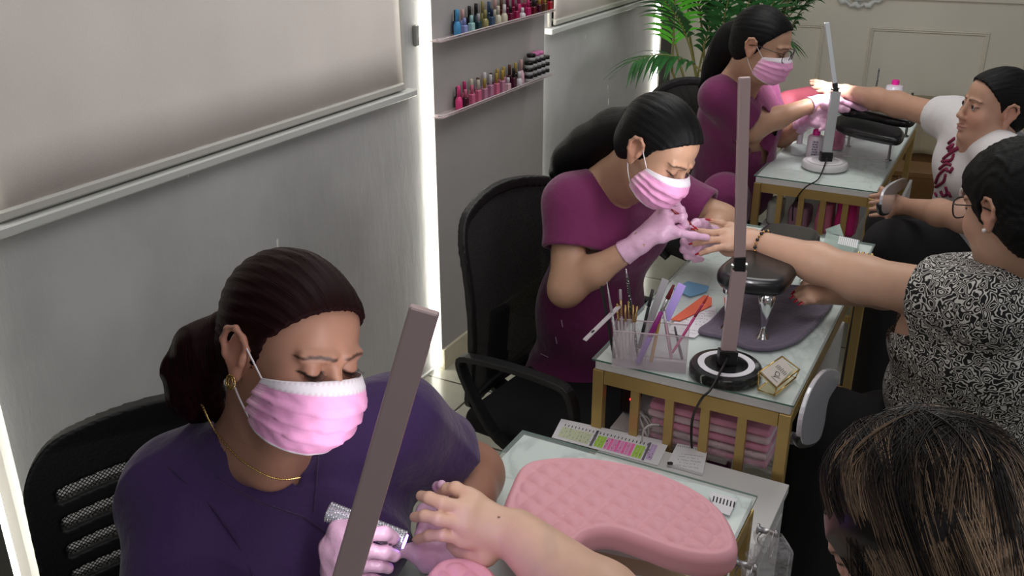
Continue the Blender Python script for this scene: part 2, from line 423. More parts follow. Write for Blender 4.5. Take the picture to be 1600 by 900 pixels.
wallbox('wall_left_corner_column', 2.262, 2.46, 0, HW, -0.02, PRD, m_dark)
def panel(nm, s0, s1, zs):      # plastered panel with a window opening over its sill
    b = MB(); x = Vector
    b.box(Wp((s0+s1)/2, zs/2, 0.0), (s1-s0, 0.04, zs), X=UU, Y=VV, Z=ZZ)
    b.box(Wp(s1-0.05, (zs+HW)/2, 0.0), (0.10, 0.04, HW-zs), X=UU, Y=VV, Z=ZZ)
    b.box(Wp(s0+0.03, (zs+HW)/2, 0.0), (0.06, 0.04, HW-zs), X=UU, Y=VV, Z=ZZ)
    struct(b.build(nm, m_plaster))
panel('wall_left_plaster_near', WA0, WA1, 1.09); panel('wall_left_plaster_far', WB0, WB1, 1.15)
for i, (s, nm) in enumerate(((min(SN0+.012, WA0-.004), 'near'), (WA1+0.020, 'middle'), (WB0-0.024, 'far'), (WB1+0.014, 'corner'))):
    b = MB(); wd = 0.018 if i != 2 else .008
    b.box(Wp(s, HW/2, 0.026), (wd, 0.034, HW-0.02), X=UU, Y=VV, Z=ZZ, b=0.004)
    o = b.build('light_strip', m_led); props(o, {'near': 'vertical white light strip at the near edge of the first plastered wall panel', 'middle': 'vertical white light strip glowing between the near plastered panel and the polish shelf column',
        'far': 'thin vertical light strip between the polish shelf column and the far plastered panel', 'corner': 'bright vertical light strip in the far corner behind the chairs'}[nm], 'light strip')
# windows with roller blinds
m_frame = mat('window_frame_white', sr(196, 194, 186), 0.4)
m_pane = mat('window_glass', sr(210, 220, 225), 0.05, trans=1.0)
def window(nm, s0, s1, z0):
    w = thing(nm, None, None, Wp((s0+s1)/2, z0, -0.01), RZT); w['kind'] = 'structure'
    wallbox('window_glass', s0, s1, z0, HW, -0.018, -0.012, m_pane, w)
    b = MB(); b.box(Wp((s0+s1)/2, z0+0.012, 0.03), (s1-s0+0.05, 0.05, 0.024), X=UU, Y=VV, Z=ZZ, b=0.004); b.build('window_sill', m_trim, w)
    b = MB()
    for s in (s0+0.012, s1-0.012): b.box(Wp(s, (z0+HW)/2+0.012, 0.022), (0.024, 0.014, HW-z0-0.024), X=UU, Y=VV, Z=ZZ, b=0.003)
    b.build('window_frame', m_frame, w)
def blind(s0, s1, z0, label):
    t = thing('roller_blind', label, 'blind', Wp((s0+s1)/2, z0, 0.03), RZT)
    n = 40; P = []; F = []
    for j in range(13):
        for i in range(n+1):
            f = i/n; P.append(Wp(s0+(s1-s0)*f, z0+0.02+(HW-z0-0.05)*j/12, 0.036+0.004*math.sin(f*17)*math.sin(j*.5)+0.002*math.sin(f*41)))
    for j in range(12):
        for i in range(n): F.append((j*(n+1)+i, j*(n+1)+i+1, (j+1)*(n+1)+i+1, (j+1)*(n+1)+i))
    o = link_mesh('blind_fabric', P, F, m_blind, t, smooth=True); so = o.modifiers.new('s', 'SOLIDIFY'); so.thickness = 0.0012
    b = MB(); b.box(Wp((s0+s1)/2, z0+0.012, 0.037), (s1-s0, 0.014, 0.024), X=UU, Y=VV, Z=ZZ, b=0.005); b.build('bottom_rail', m_frame, t)
    b = MB(); b.tube([Wp(s0, HW-0.04, 0.045), Wp(s1, HW-0.04, 0.045)], 0.022, 12); b.build('roller_tube', m_frame, t)
    return t
window('window_1', WA0+0.06, WA1-0.10, 1.09); window('window_2', WB0+0.06, WB1-0.10, 1.15)
blind(WA0+0.07, WA1-0.13, 1.12, 'pale pinkish roller blind pulled down over the large near window')
blind(WB0+0.09, WB1-0.13, 1.18, 'pale pink roller blind over the far window beyond the polish shelves')
b = MB(); b.box(Wp(WA1-0.03, 1.28, 0.028), (0.022, 0.014, 0.07), X=UU, Y=VV, Z=ZZ, b=0.003); b.build('wall_switch', mat('switch_grey', sr(150, 150, 145), 0.4)); props(bpy.data.objects['wall_switch'], 'small grey switch plate on the lit edge of the near wall panel', 'switch')
# skirting
wallbox('baseboard_left', -0.075, 0.795, 0, 0.085, PRD, PRD+0.012, m_base)
wallbox('baseboard_left_near', WA0, WA1, 0, 0.012, 0.02, 0.03, m_trim)
wallbox('baseboard_left_far', WB0, WB1, 0, 0.085, 0.02, 0.032, m_base)
# back wall
C0 = Wp(2.44, 0, -0.02); BAZ = math.radians(-20); BX = Vector((math.cos(BAZ), math.sin(BAZ), 0)); BN = Vector((math.sin(BAZ), -math.cos(BAZ), 0))
def Bp(s, z, off=0.0): return C0 + BX*s + BN*off + ZZ*z
def UB(px, py): return UP(px, py, C0, BN)
b = MB(); b.box(Bp(2.4, HW/2, -0.06), (5.0, 0.12, HW), X=BX, Y=BN, Z=ZZ); struct(b.build('wall_back', m_back))
def moulding(name, s0, s1, z0, z1, wd=0.022):
    pr = [(0, 0.0), (0.1, 0.010), (0.3, 0.012), (0.5, 0.005), (0.75, 0.008), (1.0, 0.0)]
    P = []; F = []
    for (f, h) in pr:
        e = f*wd
        for (s, z) in ((s0+e, z0+e), (s1-e, z0+e), (s1-e, z1-e), (s0+e, z1-e)): P.append(Bp(s, z, h+0.001))
    for i in range(len(pr)-1):
        for k in range(4): F.append((i*4+k, i*4+(k+1) % 4, (i+1)*4+(k+1) % 4, (i+1)*4+k))
    struct(link_mesh(name, P, F, m_back, smooth=False))
def bs(px, py):
    p = UB(px, py)-C0; return p.dot(BX), p.z
(sA, zA), (sB, zB) = bs(1360, 42), bs(1548, 50); zt = (zA+zB)/2
moulding('trim_1', sA, sB, 0.12, zt)
(sC, zC), (sD, _) = bs(1290, 38), bs(1130, 40)
moulding('trim_2', sD-0.1, sC, 0.12, zt)
(sE, _), (sF, _) = bs(1590, 50), bs(1700, 55)
moulding('trim_3', sE+0.06, sE+0.95, 0.12, zt)
b = MB(); zz = bs(1500, 3)[1]; b.box(Bp(2.4, zz+0.012, 0.008), (4.9, 0.016, 0.02), X=BX, Y=BN, Z=ZZ, b=0.003); struct(b.build('trim_4', m_back))
b = MB(); b.box(Bp(2.4, 0.05, 0.008), (4.9, 0.016, 0.10), X=BX, Y=BN, Z=ZZ, b=0.003); struct(b.build('baseboard_back', m_back))
# ---------------------------------------------------------------- tables
m_gold = mat('brushed_gold_metal', sr(188, 158, 98), 0.38, metal=0.55, var=0.06, vscale=8, bump=0.05, bscale=120)
m_white = mat('white_laminate', sr(214, 213, 212), 0.3)
m_glass = mat('table_glass', sr(225, 240, 236), 0.03, alpha=0.16, spec=0.8)
m_gedge = mat('green_glass_edge', sr(70, 110, 98), 0.1, spec=0.8)
m_darkedge = mat('dark_table_edge', sr(70, 62, 52), 0.4)
def table(u0, u1, v0, v1, label, legs_to=0.0, z=0.78, near_slats=True, far_slats=True):
    t = thing('manicure_table', label, 'table', T((u0+u1)/2, (v0+v1)/2, legs_to), RZT, None)
    b = MB(); b.box(T((u0+u1)/2, (v0+v1)/2, z-0.017), (v1-v0-0.012, u1-u0-0.012, 0.022), X=VV, Y=UU, Z=ZZ, b=0.002); bd = b.build('tabletop', m_white, t)
    b = MB(); b.box(T((u0+u1)/2, (v0+v1)/2, z-0.0055), (v1-v0-0.014, u1-u0-0.014, 0.001), X=VV, Y=UU, Z=ZZ); b.build('marble_sheet', m_marble, t)
    b = MB(); b.box(T((u0+u1)/2, (v0+v1)/2, z-0.002), (v1-v0, u1-u0, 0.004), X=VV, Y=UU, Z=ZZ)
    o = link_mesh('glass_pane', b.v, b.f, m_glass, t, smooth=False, mats=[m_gedge], fm=[0, 0, 1, 1, 1, 1])
    b = MB(); za = z-0.028; h = 0.032; W = 0.022
    for (u, a) in ((u0+W/2+.004, 0), (u1-W/2-.004, 0)): b.box(T(u, (v0+v1)/2, za-h/2), (v1-v0-0.014-2*W, W, h), X=VV, Y=UU, Z=ZZ)
    for v in (v0+W/2+.004, v1-W/2-.004): b.box(T((u0+u1)/2, v, za-h/2), (W, u1-u0-0.01-2*W, h), X=VV, Y=UU, Z=ZZ)
    b.build('apron', m_gold, t)
    for u in (u0+W/2+.004, u1-W/2-.004):
        for v in (v0+W/2+.004, v1-W/2-.004):
            b = MB(); b.box(T(u, v, (za+legs_to)/2), (W+.003, W+.003, za-legs_to), X=VV, Y=UU, Z=ZZ, b=0.001); b.build('leg', m_gold, t)
    zl = max(legs_to+0.02, 0.30)
    for u in ([u0+W/2+.004] if near_slats else [])+([u1-W/2-.004] if far_slats else []):
        for k in range(1, 5):
            v = v0+W+(v1-v0-2*W)*k/5
            b = MB(); b.box(T(u, v, (za-h+zl)/2), (0.02, 0.012, za-h-zl), X=VV, Y=UU, Z=ZZ); b.build('slat', m_gold, t)
        if legs_to < 0.2:
            b = MB(); b.box(T(u, (v0+v1)/2, zl-0.012), (v1-v0-0.014-2*W, 0.018, 0.024), X=VV, Y=UU, Z=ZZ); b.build('lower_rail', m_gold, t)
    return t
t2 = table(0.0, 1.05, 0.0, 0.448, 'gold slatted marble topped table in the middle, under the round black lamp base')
t3 = table(1.575, 2.70, -0.05, 0.375, 'gold slatted manicure table furthest from the camera, under the silver lamp')
t1 = table(-1.42, -0.34, 0.0, 0.462, 'glass and marble topped manicure table nearest the camera under the pink quilted armrest', legs_to=0.601, near_slats=False, far_slats=False)
b = MB(); b.box(T(-0.625, 0.25, 0.7752), (0.425, 0.035, 0.0012), X=(VV+UU*0.17).normalized(), Y=(UU-VV*0.17).normalized(), Z=ZZ); b.build('gold_inlay', m_gold, t1)
# white low cabinets and shelves
def cab(nm, u0, u1, v0, v1, z0, z1, label, cat):
    t = thing(nm, label, cat, T((u0+u1)/2, (v0+v1)/2, z0), RZT)
    b = MB(); b.box(T((u0+u1)/2, (v0+v1)/2, z1-0.01), (v1-v0, u1-u0, 0.02), X=VV, Y=UU, Z=ZZ, b=0.001); b.build('cabinet_top', m_white, t)
    return t
c1 = cab('low_cabinet', -1.42, -0.012, 0.055, 0.462, 0, 0.60, 'low plain white cabinet between the near glass table and the middle table', 'cabinet')
b = MB(); b.box(T(-0.716, 0.2585, 0.29), (0.397, 1.398, 0.58), X=VV, Y=UU, Z=ZZ, b=0.001); b.build('cabinet_body', m_white, c1)
c1b = MB(); c1b.box(T(-0.716, 0.4585, 0.29), (0.003, 1.36, 0.50), X=VV, Y=UU, Z=ZZ); c1b.build('door', m_white, c1)
for (u0, u1, v0, v1, lab) in ((0.03, 1.02, 0.03, 0.40, 'white lower shelf inside the middle gold table, holding mask packs and cables'), (1.605, 2.67, -0.02, 0.395, 'white lower shelf inside the furthest gold table, holding pink bags')):
    s = thing('lower_shelf', lab, 'shelf', T((u0+u1)/2, (v0+v1)/2, 0.0), RZT)
    b = MB(); b.box(T((u0+u1)/2, (v0+v1-.09)/2, 0.57), (v1-v0-.09, u1-u0-.05, 0.018), X=VV, Y=UU, Z=ZZ, b=0.001); b.build('shelf_board', m_white, s)
    b = MB(); b.box(T((u0+u1)/2+.13, v1-0.007, 0.27), (0.012, u1-u0-.26, 0.52), X=VV, Y=UU, Z=ZZ, b=0.001); b.build('side_panel', m_white, s)
    b = MB(); b.box(T(u1-0.03, (v0+v1-.09)/2, 0.28), (v1-v0-.09, 0.012, 0.56), X=VV, Y=UU, Z=ZZ, b=0.001); b.build('back_panel', m_white, s)
# glossy white curved panels with a black rim beside the tables
m_gloss = mat('glossy_white_plastic', sr(205, 203, 210), 0.12, coat=0.5)
m_blk = mat('black_plastic', sr(24, 23, 23), 0.38)
def curved_panel(pts, v, label):
    P = [UVp(x, y, v) for x, y in pts]; P = spline(P, 5, True)
    t = thing('curved_side_panel', label, 'panel', T((P[0]-T0).dot(UU), v, min(p.z for p in P)), RZT)
    b = MB(); b.prism(P, 0.008, VV); b.build('plastic_shell', m_gloss, t, bevel=0.002)
    b = MB(); n = len(P); k = int(n*0.42); b.tube(P[n-k:]+P[:3], 0.007, 8); b.build('black_rim', m_blk, t, smooth=True)
curved_panel([(1247, 692), (1246, 655), (1262, 605), (1285, 577), (1306, 580), (1304, 598), (1288, 625), (1282, 660), (1272, 688)], 0.515, 'glossy white curved plastic panel with black rim beside the middle table')
curved_panel([(1374, 330), (1377, 300), (1392, 285), (1412, 278), (1413, 290), (1397, 302), (1392, 318), (1386, 332)], 0.455, 'glossy white curved plastic panel with black rim beside the furthest table')
# ---------------------------------------------------------------- desk lamps: round base, lower post, hinge, light bar
m_mauve = mat('mauve_grey_metal', sr(184, 160, 160), 0.38, metal=0.2, bump=0.02)
m_silv = mat('silver_metal', sr(190, 194, 196), 0.35, metal=0.25)
m_bm = mat('black_marble_base', sr(30, 31, 31), 0.15, var=0.6, vscale=38, coat=0.4)
m_wring = mat('white_ring', sr(236, 234, 240), 0.35)
m_chrome = mat('chrome', sr(215, 215, 215), 0.12, metal=1.0)
def lamp(label, base, post_top, tip, wpost, wbar, body, basem, ringm, R=0.072, light=9.0, col=(1, .96, 1), lm_es=14.0, X=None, only_bar=False):
    X = X or Vector((1, 0, 0))
    t = thing('desk_lamp', label, 'lamp', base, RZT)
    b0 = V3(base)
    b = MB(); b.lathe(b0, [(R*.92, 0), (R, 0.004), (R, 0.020), (R*.95, 0.025), (R*.5, 0.026)], 48); b.build('lamp_base', basem, t, smooth=True).modifiers.new('e', 'EDGE_SPLIT').split_angle = .7
    b = MB(); P = []; n = 48
    for (r, h) in ((R*.60, .0262), (R*.60, .0275), (R*.78, .0275), (R*.78, .0262)):
        for k in range(n): P.append(b0+Vector((math.cos(2*math.pi*k/n)*r, math.sin(2*math.pi*k/n)*r, h)))
    F = [(i*n+k, i*n+(k+1) % n, ((i+1) % 4)*n+(k+1) % n, ((i+1) % 4)*n+k) for i in range(4) for k in range(n)]
    link_mesh('base_ring', P, F, ringm, t, smooth=False)
    a = b0+ZZ*0.024; h = V3(post_top); e = V3(tip)
    b = MB(); b.bar([a, h], wpost, wpost*.45, X); b.build('post', body, t, bevel=0.0015)
    b = MB(); b.bar([a-(h-a).normalized()*-.002, a+(h-a).normalized()*0.035], wpost*1.25, wpost*.8, X); b.build('post_clamp', m_blk, t, bevel=0.002)
    d = (e-h).normalized()
    b = MB(); b.bar([h-d*0.012, h+d*0.03], wbar*1.0, wbar*.6, X); Xh = (X-d*X.dot(d)).normalized()
    b.build('hinge', m_blk, t, bevel=0.0015)
    for sg in (-1, 1):
        b = MB(); b.lathe(h+d*0.010+Xh*(sg*wbar*.5), [(0.005, 0), (0.005, 0.004), (0.003, 0.006)], 12, A=Xh*sg); b.build('hinge_screw', m_chrome, t)
    N = Xh.cross(d)
    if N.y < 0: N = -N
    b = MB(); b.bar([h+d*0.02, e], wbar, wbar*.42, X); b.build('light_bar_housing', body, t, bevel=0.003)
    L = (e-h).length; c = (h+e)/2+d*0.015+N*(wbar*.21+.0015)
    m = mat('lamp_diffuser', (1, 1, 1, 1), 0.4, emit=(*col, 1), es=lm_es)
    b = MB(); b.box(c, (wbar*.72, L*.88, 0.003), X=Xh, Y=d, Z=N); b.build('light_diffuser', m, t)
    al = bpy.data.lights.new('lamp_light', 'AREA'); al.shape = 'RECTANGLE'; al.size = wbar*.8; al.size_y = L*.85; al.energy = light; al.color = col
    lo = bpy.data.objects.new('lamp_light', al); COL.objects.link(lo); lo.location = c+N*.006
    Zl = -N; Xl = (Xh-Zl*Xh.dot(Zl)).normalized(); lo.rotation_euler = Matrix((Xl, Zl.cross(Xl), Zl)).transposed().to_euler()
    return t
# lamp on the middle table
bz = 0.7802
Lb2 = UZ(1133, 585, bz); Lh2 = UZ(1154, 420, 1.0); Lh2 = U(1155, 422, PX(Lb2)[2]-0.075); Lt2 = U(1163, 120, PX(Lb2)[2]-0.22)
lamp2 = lamp('mauve folding lamp on a black round base with a white ring, middle table', Lb2, Lh2, Lt2, 0.032, 0.024, m_mauve, m_bm, m_wring, R=0.078, light=.9, lm_es=5)
Lb3 = UZ(1288, 262, bz); Lh3 = U(1306, 143, PX(Lb3)[2]-0.09); Lt3 = U(1292, 35, PX(Lb3)[2]-0.12)
lamp3 = lamp('silver grey folding desk lamp on a white round base, furthest table', Lb3, Lh3, Lt3, 0.034, 0.018, m_silv, mat('white_lamp_base', sr(206, 204, 206), 0.3), mat('white_base_ring', sr(225, 222, 226), 0.4), R=0.082, lm_es=12, light=2.6)
Lt1 = U(664, 482, 1.02); Lh1 = U(525, 960, 1.12)
Lb1 = UZ(505, 1180, bz)
lamp1 = lamp('mauve grey light bar lamp leaning in front of the woman in dark purple scrubs', Lb1, Lh1, Lt1, 0.034, 0.033, m_mauve, m_bm, m_wring, R=0.078, lm_es=4, light=.36)
def cable(name, pts, r, m, label, n=6):
    b = MB(); b.tube(spline(pts, 8), r, n); return props(b.build(name, m, smooth=True), label, 'cable')
cable('power_cable', [Lb2+Vector((0.0, -0.012, 0.05)), UZ(1112, 606, 0.80), UZ(1097, 622, 0.785), UUp(1083, 650, -0.012), UUp(1080, 680, -0.012), UUp(1081, 700, -0.014)], 0.0028, m_blk, 'black power cable hanging from the round black lamp base over the gold slats')
cable('power_cable', [Lb3+Vector((0.0, -0.02, 0.05)), UZ(1280, 278, 0.79), UZ(1262, 290, 0.785), UUp(1250, 302, 1.565), UUp(1240, 320, 1.565), UUp(1238, 345, 1.565)], 0.0026, m_blk, 'thin black cable hanging from the silver lamp over the furthest table edge')
# ---------------------------------------------------------------- people: shared anatomy
class HF:      # head frame: local x = the person's right, y = forward, z = up, in metres
    def __init__(s, c, F, Up, sc=1.0):
        s.c = V3(c); s.F = V3(F).normalized(); Up = V3(Up); s.U = (Up-s.F*Up.dot(s.F)).normalized(); s.R = s.F.cross(s.U); s.s = sc
    def p(s, x, y, z): return s.c+(s.R*x+s.F*y+s.U*z)*s.s
    def loc(s, P): return ((P-npv(s.c))@np.array([s.R, s.F, s.U]).T)/s.s
def head_sdf(S, H, nose=1.0, chub=0.0, eyes_open=False, brow=1.0):
    s = H.s; e = lambda c, r, k=.02, op='u': S.ell(H.p(*c), [v*s for v in r], H.R, H.F, k*s, op)
    e((0, -.017, .035), (.073, .092, .082)); e((0, .030, .038), (.061, .056, .055), .03)
    e((0, .030, -.030), (.060+chub*.5, .056, .076), .03); e((0, .030, -.078), (.046+chub, .046, .032), .03)
    e((0, .074, -.100), (.018, .014, .013), .025)
    for g in (-1, 1):
        e((g*.036, .060, -.034), (.023+chub*.6, .022, .025), .025)
        e((g*.031, .101, .0), (.019, .016, .012), .018, 's')
        e((g*.031, .0765, -.0005), (.0135, .0135, .0115), .004)
        S.cap(H.p(g*.012, .093, .020), H.p(g*.046, .078, .018), .0055*s*brow, .005*s*brow, .014*s)
        if eyes_open: e((g*.031, .0915, -.001), (.0115, .0065, .0045), .003, 's')
        S.cap(H.p(g*.010, .100, -.038), H.p(g*.013, .094, -.041), .0065*s, .006*s, .008*s)
        # ear: bowl, rim, lobe
        e((g*.075, -.010, -.004), (.010, .019, .029), .008)
        e((g*.087, -.006, .000), (.010, .011, .018), .005, 's')
        rim = [H.p(g*.075, .006, .006), H.p(g*.083, .004, .020), H.p(g*.087, -.008, .029), H.p(g*.089, -.022, .024), H.p(g*.088, -.028, .008), H.p(g*.084, -.024, -.010), H.p(g*.079, -.014, -.024)]
        S.chain(rim, [.0040*s]*7, .004*s); e((g*.077, -.006, -.032), (.0055, .009, .010), .006)
        S.cap(H.p(g*.078, .004, -.006), H.p(g*.079, .004, -.014), .0045*s, .004*s, .004*s)
    S.cap(H.p(0, .088, .004), H.p(0, .107-.012*(1-nose), -.033), .0062*s, .0105*s*nose, .014*s)
    e((0, .088, -.0655), (.023, .0115, .0058), .006); e((0, .0865, -.0755), (.019, .0115, .0065), .005)
    S.cap(H.p(-.016, .099, -.0705), H.p(.016, .099, -.0705), .0022*s, .0022*s, .004*s, 's')
def skinpaint(H, extra=(), brow=(0.03, 0.015, 0.012), lash=True, lips=(0.45, 0.16, 0.14), skin=None, shut=True):
    sp = []
    a = lambda c, r, col, soft, X=None, Y=None: sp.append((H.p(*c), [v*H.s for v in r], X or H.R, Y or H.F, col, soft))
    rd = (0.55, 0.20, 0.15)
    for g in (-1, 1):
        a((g*.038, .075, -.034), (.030, .03, .026), (*rd, .35), 1.5)
        a((g*.080, -.012, -.004), (.02, .026, .036), (*rd, .35), .8)
        for k in range(5):
            t = k/4; a((g*(.012+.036*t), .090-.012*t*t, .0185+.004*math.sin(t*2.6)-.003*t), (.0065, .02, .0032-.0012*t), (*brow, .85), .6)
        if lash:
            for k in range(5):
                t = k/4-.5; a((g*(.031+.027*t), .088-.01*abs(t), -.0055+.010*t*t*1.5+(0 if shut else .003)), (.0042, .02, .0021), (.012, .008, .007, .95), .5)
            a((g*.031, .088, .003), (.013, .02, .006), (.30, .13, .09, .30), .9)
    a((0, .096, -.070), (.022, .014, .010), (*lips, .75), .5)
    return sp+list(extra)
def hair_cap(S, H, parts=None, low=-.09, thick=1.0, cover_ears=False, front=.0):
    s = H.s; t = .006*thick; e = lambda c, r, k=.02: S.ell(H.p(*c), [v*s for v in r], H.R, H.F, k*s)
    e((0, -.017, .037), (.076+t, .097+t, .086+t)); e((0, .032, .042), (.063+t, .055+t, .055+t), .02)
    e((0, -.045, -.020), (.064+t*.5, .062+t*.5, .062), .03)
    zt = np.array([-.12, -.07, -.040, -.022, -.002, .015, .035, .055, .070, .078, .090, .11]); yt = np.array([-.065, -.040, -.018, .012, .022, .027, .036, .053, .068, .078, .12, .2])+front
    def f(P, d):
        q = H.loc(P); y, z, x = q[..., 1], q[..., 2], np.abs(q[..., 0])
        g = y-np.interp(z+x*x*1.6*(z > .03)+.0015*np.sin(x*900), zt, yt)
        d = smax(d, g*.75*s, .005*s)
        if not cover_ears:
            k = np.sqrt(((x-.085)/.026)**2+((y+.010)/.021)**2+((z+.004)/.031)**2); d = smax(d, (1-k)*.021*s, .004*s)
        return d
    S.fx(f)
def hair_coords(H, P, base=(0, -.12, .0), axis=None):
    q = H.loc(P); b = np.array(base); A = np.array([0, -1, 0.05]) if axis is None else np.array(axis); A = A/np.linalg.norm(A)
    v = q-np.array([0, 0, .02])-np.array([b[0], 0, b[2]])*.3; h = v@A; x = v[:, 0]; z = v[:, 2]
    az = np.arctan2(x, z+1e-9); return np.stack([az*.09, h*.12, np.zeros_like(h)], -1)
def grooves(S, H, amp=.0012, n=46):
    def f(P, d):
        q = H.loc(P); az = np.arctan2(q[..., 0], q[..., 2]+.02)
        return d+amp*H.s*(np.sin(az*n+3*np.sin(q[..., 1]*30))*.6+.4*np.sin(az*n*2.3+1+2*np.sin(q[..., 1]*22)))
    S.fx(f)
def hair_mat(name, c1, c2, streak=90, rough=.32, spec=.6):
    M = Mt(name); at = M.n('ShaderNodeAttribute', attribute_name='hco'); mp = M.n('ShaderNodeMapping'); mp.inputs['Scale'].default_value = (streak*10, 14, 14); M.l(at.outputs['Vector'], mp.inputs[0])
    nz = M.n('ShaderNodeTexNoise'); nz.inputs['Scale'].default_value = 1.0; nz.inputs['Detail'].default_value = 3; M.l(mp.outputs[0], nz.inputs[0])
    cr = M.n('ShaderNodeValToRGB'); cr.color_ramp.elements[0].position = .35; cr.color_ramp.elements[0].color = c1; cr.color_ramp.elements[1].position = .7; cr.color_ramp.elements[1].color = c2; M.l(nz.outputs[0], cr.inputs[0]); M.l(cr.outputs[0], M.b.inputs['Base Color'])
    bp = M.n('ShaderNodeBump'); bp.inputs['Strength'].default_value = .55; bp.inputs['Distance'].default_value = .0025; M.l(nz.outputs[0], bp.inputs['Height']); M.l(bp.outputs[0], M.b.inputs['Normal'])
    M.set(Roughness=rough); M.b.inputs['Specular IOR Level'].default_value = spec; M.b.inputs['Anisotropic'].default_value = .5
    return M.m
def body_obj(S, name, label, m, H, vox=.004, boxes=(), base=None, spots=(), cat='person', clip=None):
    """one continuous body surface; fine boxes are meshed on a finer grid of the same field"""
    P, F = S.mesh(vox)
    if boxes:
        keep = np.ones(len(F), bool); c = P[F].mean(1)
        parts = []
        for (lo, hi, v) in boxes:
            lo, hi = npv(lo), npv(hi); ins = ((c > lo+.004) & (c < hi-.004)).all(-1); keep &= ~ins
            parts.append(S.mesh(v, lo, hi))
        F = F[keep]; off = len(P); PP = [P]; FF = [F]
        for a, b in parts: PP.append(a); FF.append(b+off); off += len(a)
        P = np.concatenate(PP); F = np.concatenate(FF)
    cols = paint(P, base, spots) if base is not None else None
    if base is not None:
        n = vnoise(P, 55.)*.03+vnoise(P, 170., 3)*.02; cols = cols*(1+n[:, None])
    o = link_mesh(name, P, F, m, cols=cols); props(o, label, cat); return o
def part_sdf(S, name, m, parent, vox=.004, cols=None, hco=None, paintf=None, lo=None, hi=None):
    P, F = S.mesh(vox, lo, hi)
    return link_mesh(name, P, F, m, parent, cols=paintf(P) if paintf else None, vecs=hco(P) if hco else None)
def mask_part(H, parent, m, side=1, big=1.0, seed=0):
    nu, nv = 61, 44; P = []; C = []; vt = [0, .12, .3, .5, .75, 1.0]
    yc = [.100, .116, .124, .119, .111, .092]; zc = [-.008, -.021, -.038, -.062, -.090, -.111]; ys = [.036, .033, .028, .024, .020, .022]; zs = [-.022, -.030, -.042, -.056, -.072, -.088]; xs = [.067, .068, .069, .069, .067, .062]
    for j in range(nv):
        v = j/(nv-1)
        a, b, c, d, x0 = [float(np.interp(v, vt, t)) for t in (yc, zc, ys, zs, xs)]
        for i in range(nu):
            u = i/(nu-1)*2-1; ph = u*math.pi/2; sx, cx = math.sin(ph), math.cos(ph)
            w = (cx**.8) if cx > 0 else 0
            x = x0*(abs(sx)**.95)*(1 if u > 0 else -1)*big; y = c+(a-c)*w; z = d+(b-d)*(cx**.7 if cx > 1e-6 else 0)
            o = 0
            for f0 in (.34, .52, .70):      # pleats fan out from the sides
                ff = f0+.05*(1-abs(u)); o += .0042*max(0, 1-abs(v-ff)/.10)*(1 if v < ff else 0)*(.35+.65*abs(u)**.6)
            q = np.array([u*4.2+seed, v*5.5, seed*2.])
            o += .0010*math.sin(q[0]*2.1+1.7*math.sin(q[1]*1.3))*math.sin(q[1]*1.9+math.sin(q[0]*3))+.0003*math.sin(q[0]*6+q[1]*5)
            if v > .12: y += o*cx*1.4; x += o*sx*1.2
            if v > .93: y -= .0015
            P.append(H.p(x, y+.001, z))
            c3 = (0.86, 0.80, 0.86) if (v < .125 or v > .965) else (0.90, 0.40, 0.68)
            if abs(v-.03) < .012 or abs(v-.115) < .012:
                if i % 2: c3 = (.74, .62, .70)
            if abs(u) > .93 and .1 < v < .95: c3 = (.80, .36, .56) if j % 2 else (.92, .60, .76)
            C.append(c3)
    F = [(j*nu+i, j*nu+i+1, (j+1)*nu+i+1, (j+1)*nu+i) for j in range(nv-1) for i in range(nu-1)]
    o = link_mesh('face_mask', P, F, m, parent, cols=C); so = o.modifiers.new('s', 'SOLIDIFY'); so.thickness = .0012; so.offset = 1
    for g, k in ((1, nu-1), (-1, 0)):
        b = MB(); top = H.p(g*.0665*big, .037, -.024); bot = H.p(g*.062*big, .024, -.085)
        b.tube(spline([top, H.p(g*.074, .018, -.004), H.p(g*.080, .003, .014)], 6), .0013, 6)
        b.tube(spline([bot, H.p(g*.071, .004, -.062), H.p(g*.079, -.010, -.038)], 6), .0013, 6)
        b.build('ear_loop', m_loop, o, smooth=True)
    return o
def lash_part(H, parent, n=16, down=True, length=.009):
    for g in (-1, 1):
        b = MB()
        for k in range(n):
            t = k/(n-1)-.5; r0 = H.p(g*(.031+.026*t), .0895-.020*t*t-.002*abs(t), -.0055+.012*t*t*1.3)
            d = H.R*(g*t*.8)+H.F*.9+H.U*(-.55 if down else .3)
            b.tube([r0, r0+d*(length*.6*H.s), r0+(d+H.U*.35)*(length*H.s)], [.0006, .0004, .00015], 4)
        b.build('eyelashes', m_lash, parent)
def finger_chain(S, pts, r0, r1, k=.005, infl=0.0):
    n = len(pts); S.chain(pts, [r0+(r1-r0)*i/(n-1)+infl for i in range(n)], k)
def hand_sdf(S, h, infl=0.0, k=.008):
    """h: wrist, fingers (4 chains from knuckle to tip), thumb chain, radii"""
    w = V3(h['wrist']); rw = h.get('rw', .024); N = h['N']
    kn = [V3(f[0]) for f in h['fingers']]; rf = h.get('rf', .0088)
    for f in h['fingers']:
        a = V3(f[0]); S.flat(w.lerp(a, .12), a, .022+infl, .0125+infl, N, .72, .018)
    for i in range(3): S.cap(kn[i].lerp(w, .12), kn[i+1].lerp(w, .12), .0105+infl, .0105+infl, .012)
    for i, f in enumerate(h['fingers']):
        sc = (1.0, 1.0, .97, .86)[i] if h.get('idx_first', True) else (.86, .97, 1.0, 1.0)[i]
        finger_chain(S, [V3(p) for p in f], rf*1.08*sc, rf*.80*sc, k*.55, infl)
    th = [V3(p) for p in h['thumb']]; S.chain(th, [.0165+infl, .0125+infl, .0108+infl, .0088+infl][:len(th)], k*1.6)
def _x(): pass
m_skin = mat('skin', sr(190, 140, 115), 0.42, sss=0.10, attr=True, bump=0.12, bscale=420, bdist=0.001, spec=0.4)
